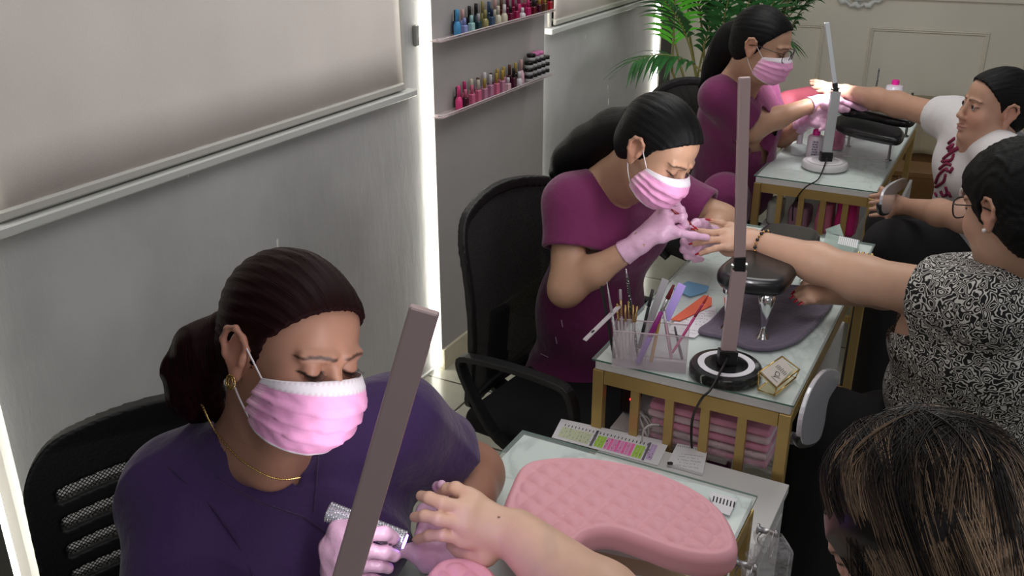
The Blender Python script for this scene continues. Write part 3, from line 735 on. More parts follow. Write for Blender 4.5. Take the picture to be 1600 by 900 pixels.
m_glove = mat('pink_nitrile_glove', sr(222, 178, 206), 0.28, bump=0.5, bscale=75, bdist=0.004, coat=0.15, stretch=(1, 1, 1), var=.05, vscale=30)
m_mask = mat('pink_mask_fabric', sr(235, 170, 210), 0.7, attr=True, bump=0.25, bscale=110, bdist=0.003)
m_loop = mat('white_elastic', sr(232, 222, 226), 0.6)
m_lash = mat('black_eyelash', sr(14, 11, 11), 0.5)
def scrub_mat(name, c): return mat(name, c, 0.8, bump=0.6, bscale=11, bdist=0.02, var=.10, vscale=5, sheen=0.25)
def wrinkles(S, amp=.004, f=32., seed=0, k2=.3):
    def g(P, d):
        m = np.abs(d) < .05
        if not m.any(): return d
        Q = P[m]; n = vnoise(Q, f, seed)
        r = 1-np.abs(vnoise(Q*np.array([1, 1, .6]), f*.55, seed+5))*1.6
        d[m] += amp*(n*.6-k2*np.clip(r, 0, 1)**3*1.6); return d
    S.fx(g)
def trace(S, px, py, off=0.0, d0=0.5, d1=6.0):      # first point of a field on a ray of the calibrated camera
    o = npv(O3); r = npv(U(px, py, 1))-o; L = np.linalg.norm(r); r /= L; t = d0*L
    for _ in range(160):
        v = float(S.ev((o+r*t)[None])[0])-off
        if v < .0004: break
        t += max(min(v*.8, .25), .0006)
        if t > d1*L: break
    if t > d1*L: print('TRACE MISS', px, py)
    return Vector(o+r*t)
def build_person(label, H, J, hands, skin, top, rads=(.050, .044, .036, .025), sleeve=(.062, .5), slR=.5, slL=.5, torso_kw=None, vox=.005, hvox=.003, spots=None, chub=0.0,
                 pants=None, legs=None, cloth_vox=.005, wr=.0035, neck=(.052, .058), boxes=(), openR=True, openL=True, vcut=None, hair=None, infl=.011, headkw=None, hi=.0):
    SR, SL, ER, WR, EL, WL, CH, BE, PE = [J[k] for k in ('SR', 'SL', 'ER', 'WR', 'EL', 'WL', 'CH', 'BE', 'PE')]
    MS = (SR+SL)/2; SV = (SL-SR).normalized(); FW = Vector((-SV.y, SV.x, 0)).normalized()
    if FW.dot(Vector((H.F.x, H.F.y, 0))) < 0: FW = -FW
    NB = J.get('NB', H.p(0, -.045, -.165)*.5+(MS+ZZ*.06)*.5)
    kw = torso_kw or {}
    S = SDF(); head_sdf(S, H, chub=chub, **(headkw or {}))
    S.cap(H.p(0, -.028, -.05), NB, neck[0], neck[1], .035); S.cap(H.p(0, .03, -.10), NB+FW*.05-ZZ*.02, .022, .03, .045)
    torso(S, MS, SR, SL, CH, BE, PE, NB, SV, FW, **kw)
    limb(S, SR, ER, WR, rads); limb(S, SL, EL, WL, rads)
    for h in hands: hand_sdf(S, h, -.001 if h.get('glove') else 0.0)
    for c in (legs or []): S.cap(c[0], c[1], c[3]-.012, c[4]-.012, .04); S.cap(c[1], c[2], c[4]-.012, c[5]-.012, .03)
    o = body_obj(S, 'person', label, m_skin, H, vox, boxes=[(H.c-Vector((.12, .12, .13))*1.0, H.c+Vector((.12, .12, .13)), hvox)]+list(boxes), base=skin, spots=spots if spots is not None else skinpaint(H))
    for h in hands:
        if h.get('glove'):
            G = SDF(); hand_sdf(G, h, .0008); w = V3(h['wrist']); el = ER if h['side'] == 'R' else EL; a = w.lerp(el, h.get('cuff', .22)); G.cap(w, a, h.get('rw', .024)+.0015, .032, .01)
            G.cut(a, (el-w), .001); wrinkles(G, .0012, 190., 2, .5); part_sdf(G, 'glove', h['glove'], o, .0026)
    C = SDF(); kw2 = dict(kw); kw2['infl'] = infl; torso(C, MS, SR, SL, CH, BE, PE, NB, SV, FW, **kw2)
    for sh, el, f in ((SR, ER, slR), (SL, EL, slL)): C.cap(sh, sh+(el-sh)*(f+.15), sleeve[0], sleeve[0]*1.02, .05)
    for sh, el, f, op in ((SR, ER, slR, openR), (SL, EL, slL, openL)):
        if op: sleeve_cut(C, sh, el, f, sleeve[0]-.010)
    C.cap(CH, PE.lerp(BE, .3), kw.get('wide', .155)*.86, kw.get('wide', .155)*.95, .06)
    if vcut: vneck(C, vcut(NB))
    C.cap(H.p(0, -.03, -.06), NB+ZZ*.02, neck[0]+.006, neck[1]+.007, .006, 's')
    wrinkles(C, wr, 26., 2)
    part_sdf(C, top[0], top[1], o, cloth_vox)
    if legs and pants:
        Pn = SDF(); Pn.ell(PE, (.19, .16, .11), SV, FW, .05)
        for c in legs: Pn.cap(c[0], c[1], c[3], c[4], .04); Pn.cap(c[1], c[2], c[4], c[5], .03)
        wrinkles(Pn, .004, 22., 4); part_sdf(Pn, 'trousers', pants, o, .006)
    return o, S, C, dict(MS=MS, SV=SV, FW=FW, NB=NB)
# ---------------------------------------------------------------- woman in dark purple scrubs, nearest the camera
H1 = HF((-.2861, 1.1113, 1.2132), (.753, -.658, -.033), (.224, .209, .952), 0.985)
SR1, SL1 = U(276, 762, 1.40), U(618, 665, 1.47)
EL1, WL1 = U(738, 742, 1.64), U(705, 838, 1.47)
ER1, WR1 = Vector((-.47, 1.02, .775)), U(548, 925, 1.285)
NB1 = H1.p(0, -.045, -.165)*.5+((SR1+SL1)/2+ZZ*.06)*.5
MS1 = (SR1+SL1)/2; SV1 = (SL1-SR1).normalized(); FW1 = Vector((-SV1.y, SV1.x, 0)).normalized(); FW1 = -FW1 if FW1.y > 0 else FW1
CH1 = MS1+Vector((0, 0, -.13))+FW1*.015; BE1 = Vector((-.37, 1.28, .72)); PE1 = Vector((-.41, 1.36, .56))
def torso(S, MS, SR, SL, CH, BE, PE, NB, SV, FW, infl=0.0, bust=.055, wide=.155, deep=.105, k=.05):
    S.cap(SR, SL, .052+infl, .052+infl, k)
    S.ell(CH, (wide+infl, deep+infl, .13+infl), SV, FW, k); S.ell(BE, (wide*.96+infl, deep*1.1+infl, .15), SV, FW, k); S.ell(PE, (wide*1.15+infl, deep*1.3+infl, .12), SV, FW, k)
    for g in (-1, 1):
        S.ell(CH+SV*(g*.072)+FW*(deep*.72)+Vector((0, 0, .0)), (bust+.012+infl, bust+infl, bust+.012+infl), SV, FW, .05)
        S.cap(MS+SV*(g*.14)+ZZ*.01, NB+SV*(g*.025)+ZZ*.0, .045+infl, .038+infl, .04)
def limb(S, sh, el, wr, r, infl=0.0, N=None):
    a, b, c, d = r; S.cap(sh, el, a+infl, b+infl, .03); S.cap(el, el.lerp(wr, .4), b*.98+infl, c*1.12+infl, .03); S.cap(el.lerp(wr, .4), wr, c*1.12+infl, d+infl, .02)
hR1 = dict(wrist=WR1, N=CAMV(-.6, .1, .8), fingers=[
    [U(541, 852, 1.243), U(574, 833, 1.222), U(600, 833, 1.222), U(615, 840, 1.235)],
    [U(533, 868, 1.248), U(575, 860, 1.225), U(602, 863, 1.225), U(616, 868, 1.235)],
    [U(530, 885, 1.255), U(568, 882, 1.235), U(594, 884, 1.235), U(606, 888, 1.242)],
    [U(532, 902, 1.262), U(562, 905, 1.245), U(584, 907, 1.245), U(596, 909, 1.25)]],
    thumb=[U(520, 890, 1.268), U(517, 855, 1.262), U(530, 829, 1.252), U(553, 820, 1.238)])
hL1 = dict(wrist=WL1, N=CAMV(0, .5, -.8), fingers=[
    [U(684, 858, 1.425), U(655, 855, 1.395), U(633, 860, 1.385), U(615, 868, 1.375)],
    [U(688, 835, 1.44), U(672, 824, 1.445), U(661, 822, 1.43), U(656, 834, 1.40)],
    [U(692, 812, 1.45), U(672, 797, 1.45), U(660, 796, 1.44), U(654, 806, 1.42)],
    [U(698, 792, 1.455), U(688, 770, 1.45), U(684, 760, 1.435), U(690, 757, 1.42)]],
    thumb=[U(712, 868, 1.44), U(690, 884, 1.42), U(668, 880, 1.40), U(650, 872, 1.385)])
S = SDF(); head_sdf(S, H1)
S.cap(H1.p(0, -.028, -.05), NB1, .056, .062, .035); S.cap(H1.p(0, .03, -.10), NB1+FW1*.05-ZZ*.02, .022, .03, .045)
torso(S, MS1, SR1, SL1, CH1, BE1, PE1, NB1, SV1, FW1)
limb(S, SR1, ER1, WR1, (.052, .046, .038, .026)); limb(S, SL1, EL1, WL1, (.055, .050, .043, .027))
hand_sdf(S, hR1, -.0015); hand_sdf(S, hL1, -.0015)
sk1 = (0.40, 0.205, 0.14)
person1 = body_obj(S, 'person', 'woman in dark purple scrubs with dark red ponytail and pink mask, holding a glittering torch', m_skin, H1, .005,
    boxes=[(H1.c-Vector((.125, .125, .13)), H1.c+Vector((.13, .13, .135)), .0022)], base=sk1, spots=skinpaint(H1))
lash_part(H1, person1, length=.011)
# gloves
for nm, h, el in (('glove', hR1, ER1), ('glove', hL1, EL1)):
    G = SDF(); hand_sdf(G, h, .0008); w = V3(h['wrist']); a = w.lerp(el, .22); G.cap(w, a, .0255, .033, .01)
    G.cut(a, (el-w), .001); wrinkles(G, .0012, 190., 2, .5)
    part_sdf(G, nm, m_glove, person1, .0022)
# mask, earring, necklace
mask_part(H1, person1, m_mask, seed=1.3, big=1.03)
m_goldj = mat('gold_jewellery', sr(226, 190, 120), 0.2, metal=1.0)
b = MB()
for k, (dy, r) in enumerate(((-.006, .008), (-.001, .0085), (-.004, .006))): b.tube([H1.p(.084, dy+math.cos(a)*r*.8, -.041+math.sin(a)*r) for a in [2*math.pi*i/20 for i in range(20)]], .0012, 6, close=True)
b.build('hoop_earring', m_goldj, person1, smooth=True)
# scrubs
Cs = SDF(); torso(Cs, MS1, SR1, SL1, CH1, BE1, PE1, NB1, SV1, FW1, .012, wide=.163)
for sh, el, g in ((SR1, ER1, -1), (SL1, EL1, 1)):
    d = (el-sh); e2 = sh+d*(.62 if g > 0 else .8)
    Cs.cap(sh, e2, .070, .071, .05)
def sleeve_cut(Cs, sh, el, f, arm_r, lim=None):
    lim = lim or arm_r+.028
    e2 = sh+(el-sh)*f; n = npv((el-sh).normalized()); c = npv(e2)
    def f2(P, d):
        q = P-c; h = q@n; rad = np.linalg.norm(q-h[..., None]*n, axis=-1)
        near = rad < lim
        d = np.where(near & (h > -.12), smax(d, h, .003), d)
        cav = np.maximum(rad-(arm_r), -(h+.03)); return smax(d, -cav, .002)
    Cs.fx(f2)
sleeve_cut(Cs, SL1, EL1, .56, .058)
# V neck: open wedge over the chest, collar opening round the neck
vb = U(474, 776, 1.30); nR = U(312, 640, 1.36); nL = U(486, 700, 1.32)
def vneck(Cs, cuts, depth=.05):
    def f(P, d):
        for (A, Bp_, Cc, FW, thick) in cuts:      # triangular prism along FW
            A, B2, C2, N = npv(A), npv(Bp_), npv(Cc), npv(FW)
            g = None
            for p, q, r in ((A, B2, C2), (B2, C2, A), (C2, A, B2)):
                n = np.cross(q-p, N); n /= np.linalg.norm(n)
                if n@(r-p) > 0: n = -n
                x = (P-p)@n; g = x if g is None else np.maximum(g, x)
            d = smax(d, -g, .004)
        return d
    Cs.fx(f)
Ncam = (O3-NB1).normalized()
NK1 = [U(318, 636, 1.33), U(475, 775, 1.33), U(460, 620, 1.33), ]
vneck(Cs, [(U(318, 628, 1.33), U(474, 778, 1.30), U(470, 600, 1.33), Ncam, 0), (U(318, 628, 1.33), U(345, 700, 1.33), U(474, 776, 1.33), Ncam, 0)])
Cs.cap(H1.p(0, -.03, -.06), NB1+ZZ*.015, .062, .068, .006, 's')
wrinkles(Cs, .006, 34., 1, .8)
m_scrub1 = scrub_mat('dark_purple_scrub_cloth', sr(56, 30, 82))
part_sdf(Cs, 'scrub_top', m_scrub1, person1, .0045)
# necklace resting on the neckline
b = MB(); ch = spline([U(315, 632, 1.325), U(335, 672, 1.295), U(372, 715, 1.262), U(410, 740, 1.25), U(440, 749, 1.252), U(470, 746, 1.262)], 10)
b.tube(ch, .0012, 5)
for i in range(0, len(ch)-1, 1): b.lathe(ch[i], [(.0006, -.0012), (.0019, 0), (.0006, .0012)], 6, A=(ch[min(i+1, len(ch)-1)]-ch[i-1]) if i else Vector((0, 0, 1)))
b.build('necklace', m_goldj, person1, smooth=True)
# hair: combed back cap with a centre part, curly low ponytail
m_hair1 = hair_mat('dark_red_hair', sr(12, 4, 6), sr(44, 10, 15), rough=.5, spec=.1)
Hs = SDF(); hair_cap(Hs, H1); grooves(Hs, H1)
def hco1(P): return hair_coords(H1, P)
def partline(H, x0, col):
    def f(P):
        q = H.loc(P); a = np.clip(1-np.abs(q[:, 0]-x0)/.0035, 0, 1)*(q[:, 1] > -.01)*(q[:, 2] > .05); return a
    return f
part_sdf(Hs, 'hair', m_hair1, person1, .0028, hco=hco1)
Pt = SDF(); PT = [H1.p(.0, -.105, .0), U(318, 545, 1.31), U(300, 580, 1.34), U(302, 615, 1.37), U(330, 640, 1.385)]
Pt.chain(PT, [.030, .034, .036, .034, .022], .02)
rng = np.random.RandomState(3)
for i in range(34):
    t = rng.rand()*3.2; k = int(t); c = PT[k].lerp(PT[k+1], t-k)+Vector(rng.randn(3)*.014); Pt.ell(c, (.012+rng.rand()*.008,)*3, k=.006)
wrinkles(Pt, .003, 110., 7, .6)
part_sdf(Pt, 'ponytail', m_hair1, person1, .003, hco=lambda P: np.stack([P[:, 0]*.8, P[:, 2], P[:, 1]], -1))
# sewn lines of the scrubs: neckline band, front seam, sleeve seam
m_seam = scrub_mat('dark_purple_seam', sr(46, 24, 70))
for nm, pl in (('neck_seam', [(338, 745), (370, 766), (405, 784), (440, 797), (474, 808)]), ('neck_seam', [(497, 702), (494, 750), (490, 800)]), ('front_seam', [(474, 808), (520, 840), (560, 880)]), ('shoulder_seam', [(232, 700), (275, 740), (330, 790), (372, 850), (395, 900)]), ('sleeve_seam', [(618, 660), (612, 700), (610, 740)])):
    b = MB(); pp = spline([trace(Cs, x, y, .0004) for x, y in pl], 8); b.tube(pp, .0016, 6); b.build(nm, m_seam, person1, smooth=True)
# ---------------------------------------------------------------- woman in maroon scrubs at the middle table
m_maroon = scrub_mat('maroon_scrub_cloth', sr(112, 30, 84))
m_hair_black = hair_mat('black_hair', sr(5, 5, 6), sr(18, 17, 18), rough=.36, spec=.16)
H2 = HF((.338, 2.1844, 1.1871), (.61, -.622, -.49), (.452, -.235, .861), .97)
J2 = dict(SR=U(893, 318, 2.42), SL=U(1030, 292, 2.66), ER=U(884, 452, 2.40), WR=U(996, 382, 2.33), EL=U(1128, 345, 2.60), WL=U(1108, 372, 2.47),
          CH=U(945, 355, 2.56), BE=U(920, 480, 2.72), PE=U(905, 590, 2.86))
hR2 = dict(side='R', glove=m_glove, cuff=.20, wrist=J2['WR'], N=CAMV(-.3, .5, .8), rf=.0090, fingers=[
    [U(1043, 354, 2.31), U(1062, 364, 2.30), U(1084, 368, 2.31), U(1104, 371, 2.33)],
    [U(1046, 342, 2.32), U(1066, 341, 2.30), U(1071, 351, 2.31), U(1060, 357, 2.33)],
    [U(1046, 331, 2.33), U(1064, 328, 2.32), U(1068, 338, 2.325), U(1057, 344, 2.34)],
    [U(1042, 322, 2.35), U(1056, 317, 2.34), U(1062, 326, 2.345), U(1053, 331, 2.36)]],
    thumb=[U(1012, 368, 2.32), U(1034, 370, 2.31), U(1052, 364, 2.315), U(1068, 356, 2.33)])
hL2 = dict(side='L', glove=m_glove, cuff=.15, wrist=J2['WL'], N=CAMV(-.2, -.6, .6), rf=.0088, fingers=[
    [U(1082, 362, 2.45), U(1072, 366, 2.42), U(1068, 378, 2.40), U(1080, 386, 2.385)],
    [U(1084, 372, 2.44), U(1070, 378, 2.42), U(1067, 390, 2.40), U(1084, 396, 2.385)],
    [U(1087, 382, 2.43), U(1074, 390, 2.41), U(1074, 400, 2.40), U(1090, 403, 2.39)],
    [U(1092, 390, 2.42), U(1082, 399, 2.41), U(1086, 406, 2.40), U(1096, 405, 2.39)]],
    thumb=[U(1104, 360, 2.44), U(1098, 351, 2.42), U(1088, 350, 2.40), U(1079, 355, 2.385)])
def vcut2(NB):
    N = (O3-NB).normalized(); return [(U(930, 240, 2.45), U(985, 320, 2.40), U(1010, 250, 2.4), N, 0)]
legs2 = [(J2['PE'], J2['PE']+UU*-.08+VV*.36+ZZ*-.05, J2['PE']+UU*-.08+VV*.36+ZZ*-.50, .085, .065, .05), (J2['PE']+UU*.10, J2['PE']+UU*.16+VV*.38+ZZ*-.05, J2['PE']+UU*.16+VV*.38+ZZ*-.50, .085, .065, .05)]
person2, S2, C2, I2 = build_person('woman in maroon scrubs painting red nails at the middle table, black ponytail, pink mask', H2, J2, [hR2, hL2], (0.50, 0.29, 0.19), ('scrub_top', m_maroon),
    rads=(.046, .041, .034, .024), sleeve=(.066, .5), slR=.52, slL=.75, torso_kw=dict(wide=.142, deep=.115, bust=.048), pants=m_maroon, legs=legs2, vcut=vcut2, boxes=())
lash_part(H2, person2, n=10, length=.007)
mask_part(H2, person2, m_mask, seed=4.2)
Hs = SDF(); hair_cap(Hs, H2); grooves(Hs, H2, .0009)
part_sdf(Hs, 'hair', m_hair_black, person2, .003, hco=lambda P: hair_coords(H2, P))
Pt = SDF(); bun = 0
Pt.chain([U(992, 196, 2.33), U(958, 208, 2.40), U(918, 230, 2.46), U(888, 250, 2.51), U(868, 270, 2.56)], [.050, .050, .045, .034, .018], .05)
wrinkles(Pt, .0012, 70., 7, .5)
part_sdf(Pt, 'ponytail', m_hair_black, person2, .004, hco=lambda P: np.stack([(P[:, 2]*.9+P[:, 1]*.5), P[:, 0], P[:, 1]*0], -1))
# small tool marks of the scrubs: pen loops at the pocket
m_cord = mat('pale_thread', sr(190, 170, 190), 0.7)
for (x, y, x2, y2) in ((877, 500, 879, 511), (868, 527, 870, 537), (845, 553, 856, 558)):
    b = MB(); b.tube([trace(C2, x, y, .0015), trace(C2, x2, y2, .0015)], .0014, 5); b.build('pocket_stitch', m_cord, person2)
# ---------------------------------------------------------------- woman with glasses in maroon scrubs at the furthest table
H3 = HF((.8588, 3.3601, 1.2345), (.805, -.54, -.245), (.222, -.109, .969), 1.0)
J3 = dict(SR=U(1122, 152, 3.42), SL=U(1186, 140, 3.70), ER=U(1176, 200, 3.47), WR=U(1276, 160, 3.55), EL=U(1222, 212, 3.80), WL=U(1262, 190, 3.62),
          CH=U(1152, 185, 3.60), BE=U(1150, 240, 3.72), PE=U(1140, 300, 3.86))
hR3 = dict(side='R', glove=m_glove, cuff=.12, wrist=J3['WR'], N=CAMV(.1, .8, .4), fingers=[
    [U(1314, 158, 3.50), U(1330, 164, 3.49), U(1342, 169, 3.49), U(1352, 173, 3.49)],
    [U(1315, 153, 3.53), U(1332, 158, 3.52), U(1345, 164, 3.51), U(1356, 169, 3.51)],
    [U(1314, 149, 3.56), U(1331, 152, 3.55), U(1343, 157, 3.54), U(1352, 162, 3.54)],
    [U(1310, 146, 3.59), U(1324, 147, 3.58), U(1334, 151, 3.57), U(1341, 155, 3.57)]],
    thumb=[U(1290, 164, 3.50), U(1302, 168, 3.48), U(1314, 170, 3.47), U(1324, 172, 3.47)])
hL3 = dict(side='L', glove=m_glove, cuff=.3, wrist=J3['WL'], N=CAMV(.1, .3, .8), fingers=[
    [U(1282, 178, 3.55), U(1294, 174, 3.53), U(1300, 178, 3.52), U(1298, 184, 3.52)],
    [U(1282, 184, 3.54), U(1293, 182, 3.52), U(1298, 187, 3.51), U(1294, 192, 3.51)],
    [U(1280, 190, 3.54), U(1290, 190, 3.52), U(1293, 195, 3.51), U(1288, 199, 3.51)],
    [U(1277, 195, 3.54), U(1284, 196, 3.52), U(1286, 200, 3.51), U(1281, 203, 3.51)]],
    thumb=[U(1270, 180, 3.56), U(1278, 172, 3.54), U(1286, 170, 3.53), U(1294, 171, 3.52)])
def vcut3(NB):
    N = (O3-NB).normalized(); return [(U(1160, 112, 3.45), U(1180, 158, 3.40), U(1188, 118, 3.4), N, 0)]
p3 = J3['PE']
legs3 = [(p3, U(1130, 305, 3.45), U(1130, 305, 3.45)+ZZ*-.45, .09, .075, .05), (p3+VV*.02+UU*.08, p3+VV*.08+UU*-.30-ZZ*.03, p3+VV*.10+UU*-.30+ZZ*-.5, .085, .065, .05)]
person3, S3, C3, I3 = build_person('woman with glasses, maroon scrubs and pink mask working at the furthest table', H3, J3, [hR3, hL3], (0.50, 0.29, 0.19), ('scrub_top', m_maroon),
    rads=(.046, .042, .035, .025), sleeve=(.060, .5), slR=.85, slL=.8, torso_kw=dict(wide=.155, deep=.115, bust=.05), pants=m_maroon, legs=legs3, vcut=vcut3, vox=.006, hvox=.0035, cloth_vox=.006)
mask_part(H3, person3, m_mask, seed=7.7)
Hs = SDF(); hair_cap(Hs, H3); grooves(Hs, H3, .0009)
part_sdf(Hs, 'hair', m_hair_black, person3, .004, hco=lambda P: hair_coords(H3, P))
Pt = SDF(); Pt.chain([U(1165, 48, 3.46), U(1146, 60, 3.50), U(1132, 80, 3.53), U(1117, 106, 3.57), U(1098, 134, 3.62)], [.050, .052, .046, .034, .014], .05); wrinkles(Pt, .003, 60., 3, .5)
part_sdf(Pt, 'ponytail', m_hair_black, person3, .005, hco=lambda P: np.stack([P[:, 0]*.9, P[:, 2], P[:, 1]*0], -1))
def glasses(H, parent, m, ml, y=.112, z=-.002):
    b = MB()
    for g in (-1, 1):
        b.tube([H.p(g*.033+math.copysign(abs(math.cos(a))**.7, math.cos(a))*.025, y-.012*abs(g*.033+math.cos(a)*.025)/.058, z+math.copysign(abs(math.sin(a))**.8, math.sin(a))*.021) for a in [2*math.pi*i/24 for i in range(24)]], .0016, 6, close=True)
        b.tube([H.p(g*.058, y-.012, z+.010), H.p(g*.072, y-.035, z+.010), H.p(g*.080, .010, z+.012), H.p(g*.082, -.018, .002)], .0015, 6)
    b.tube([H.p(-.009, y-.002, z+.004), H.p(0, y+.002, z+.007), H.p(.009, y-.002, z+.004)], .0015, 6)
    o = b.build('glasses', m, parent, smooth=True)
    for g in (-1, 1):
        b = MB(); b.lathe(H.p(g*.033, y-.0075, z), [(.0238, 0), (.0238, .0008)], 24, A=H.F, X=H.R, sy=.85); b.build('lens', ml, o)
m_specs = mat('dark_glasses_frame', sr(45, 26, 30), 0.25); m_lens = mat('glasses_lens', (1, 1, 1, 1), 0.03, alpha=.15, spec=.8)
glasses(H3, person3, m_specs, m_lens)
b = MB(); b.tube([trace(C3, 1113, 306, .002), trace(C3, 1126, 301, .002)], .003, 5); b.build('pocket_label', mat('pale_maroon_tag', sr(160, 120, 150), .6), person3)
# ---------------------------------------------------------------- clients
m_red = mat('red_nail_polish', sr(168, 24, 44), 0.12, coat=.8)
def nails(hand, parent, m, L=.011, W=.0052, up=None, idx=(0, 1, 2, 3), ext=.6):
    for i in idx:
        f = [V3(p) for p in hand['fingers'][i]]; d = (f[3]-f[2]).normalized(); N = V3(up if up else hand['N']); N = (N-d*N.dot(d)).normalized(); X = d.cross(N)
        rf = hand.get('rf', .0088)*.80; c = f[3]+N*(rf*.72)+d*(L*ext-.003)
        P = []; F = []; nx, ny = 7, 8
        for j in range(ny):
            t = j/(ny-1)*2-1; wd = W*math.sqrt(max(0, 1-(max(0, abs(t)-.35)/.66)**2))
            for k in range(nx):
                s = k/(nx-1)*2-1; P.append(c+d*(t*L)+X*(s*wd)+N*(-.0022*s*s+.0006-.0012*max(0, t)))
        for j in range(ny-1):
            for k in range(nx-1): F.append((j*nx+k, j*nx+k+1, (j+1)*nx+k+1, (j+1)*nx+k))
        o = link_mesh('fingernail', P, F, m, parent); so = o.modifiers.new('s', 'SOLIDIFY'); so.thickness = .0008
# --- client in the black and white blouse, middle table
H4 = HF(U(1587, 326, 1.88), CAMV(-.36, .14, -.92), ZZ+CAMV(.1, 0, 0)*.05, 1.0)
J4 = dict(SL=U(1545, 478, 1.93), SR=U(1640, 440, 2.22), EL=U(1347, 436, 2.17), WL=U(1178, 376, 2.36), ER=U(1440, 450, 2.42), WR=U(1290, 458, 2.30),
          CH=U(1545, 540, 2.10), BE=U(1512, 620, 2.20), PE=U(1530, 720, 2.38))
hL4 = dict(side='L', wrist=J4['WL'], N=CAMV(0, .75, .6), rf=.0084, idx_first=True, fingers=[
    [U(1131, 362, 2.37), U(1113, 364, 2.36), U(1099, 362, 2.36), U(1088, 360, 2.365)],
    [U(1131, 374, 2.35), U(1112, 375, 2.34), U(1098, 378, 2.345), U(1085, 381, 2.355)],
    [U(1136, 385, 2.34), U(1118, 388, 2.33), U(1105, 392, 2.335), U(1095, 396, 2.345)],
    [U(1140, 353, 2.39), U(1128, 348, 2.38), U(1119, 346, 2.38), U(1111, 345, 2.385)]],
    thumb=[U(1160, 388, 2.36), U(1146, 392, 2.38), U(1136, 392, 2.39), U(1128, 390, 2.40)])
hR4 = dict(side='R', wrist=J4['WR'], N=CAMV(0, .9, .4), rf=.0084, fingers=[
    [U(1262, 452, 2.30), U(1254, 450, 2.31), U(1248, 452, 2.31), U(1243, 456, 2.31)],
    [U(1264, 458, 2.28), U(1254, 457, 2.29), U(1248, 459, 2.29), U(1242, 463, 2.29)],
    [U(1266, 463, 2.27), U(1258, 464, 2.28), U(1253, 466, 2.28), U(1248, 469, 2.28)],
    [U(1270, 468, 2.26), U(1264, 470, 2.27), U(1259, 472, 2.27), U(1255, 474, 2.27)]],
    thumb=[U(1278, 450, 2.32), U(1270, 446, 2.33), U(1262, 445, 2.33), U(1256, 446, 2.33)])
def blouse():
    M = Mt('black_white_patterned_blouse'); tc = M.n('ShaderNodeTexCoord')
    nz = M.n('ShaderNodeTexNoise'); nz.inputs['Scale'].default_value = 58; nz.inputs['Detail'].default_value = 0.5; nz.inputs['Distortion'].default_value = .35; M.l(tc.outputs['Object'], nz.inputs[0])
    a = M.n('ShaderNodeMath', operation='SUBTRACT'); a.inputs[1].default_value = .5; M.l(nz.outputs[0], a.inputs[0]); b = M.n('ShaderNodeMath', operation='ABSOLUTE'); M.l(a.outputs[0], b.inputs[0])
    c = M.n('ShaderNodeMath', operation='PINGPONG'); c.inputs[1].default_value = .062; M.l(b.outputs[0], c.inputs[0])
    r = M.n('ShaderNodeValToRGB'); r.color_ramp.interpolation = 'LINEAR'; r.color_ramp.elements[0].position = .020; r.color_ramp.elements[0].color = sr(205, 202, 196); r.color_ramp.elements[1].position = .027; r.color_ramp.elements[1].color = sr(20, 19, 20); M.l(c.outputs[0], r.inputs[0]); M.l(r.outputs[0], M.b.inputs['Base Color']); M.set(Roughness=.85)
    return M.m
m_blouse = blouse(); m_blackcloth = mat('black_trouser_cloth', sr(20, 18, 20), .9, bump=.3, bscale=20, var=.1)
k1 = U(1296, 668, 2.32); k2 = T(.45, .60, .53); pe4 = J4['PE']
legs4 = [(pe4+VV*0, k1, Vector((k1.x+.0, k1.y+.02, .05)), .11, .095, .085), (pe4+UU*.15, k2, Vector((k2.x+.1, k2.y, .05)), .10, .08, .06)]
person4, S4, C4, I4 = build_person('client with short black hair in a black and white patterned blouse, arm outstretched', H4, J4, [hL4, hR4], (0.56, 0.34, 0.235), ('blouse', m_blouse),
    rads=(.060, .050, .041, .027), sleeve=(.082, .5), slL=.46, slR=.6, torso_kw=dict(wide=.19, deep=.15, bust=.065), pants=m_blackcloth, legs=legs4, boxes=[(U(1140, 372, 2.35)-Vector((.12, .1, .09)), U(1140, 372, 2.35)+Vector((.10, .1, .09)), .0022)],
    infl=.016, openR=False, spots=skinpaint(H4), hvox=.003, chub=.005, vox=.005)
nails(hL4, person4, m_red); nails(hR4, person4, m_red)
m_hair_matte = hair_mat('short_black_hair', sr(6, 6, 6), sr(20, 19, 19), rough=.6, spec=.2)
Hs = SDF(); hair_cap(Hs, H4, thick=2.8, front=.006); Hs.ell(H4.p(0, -.06, -.03), (.070, .062, .060), H4.R, H4.F, .03)
def tufts(P, d):
    q = H4.loc(P); return d-.0016*np.sin(q[..., 0]*420+9*np.sin(q[..., 2]*40))*np.sin(q[..., 2]*90+5*np.sin(q[..., 1]*70))
wrinkles(Hs, .002, 90., 3, .8); Hs.fx(tufts); part_sdf(Hs, 'hair', m_hair_matte, person4, .003, hco=lambda P: hair_coords(H4, P, axis=(0, -.5, -.9)))
glasses(H4, person4, m_blk, m_lens)
b = MB(); b.lathe(H4.p(-.084, -.004, -.036), [(.0001, -.0045), (.0032, -.0032), (.0045, 0), (.0032, .0032), (.0001, .0045)], 14); b.build('pearl_earring', mat('pearl', sr(235, 228, 222), .15, coat=.6), person4, smooth=True)
b = MB(); m_bead = mat('black_bead', sr(15, 14, 14), .15, coat=.6); m_gbead = mat('gold_bead', sr(214, 180, 120), .2, metal=1)
wc = J4['WL'].lerp(J4['EL'], .09); wd = (J4['EL']-J4['WL']).normalized(); wx, wy = basis(wd)
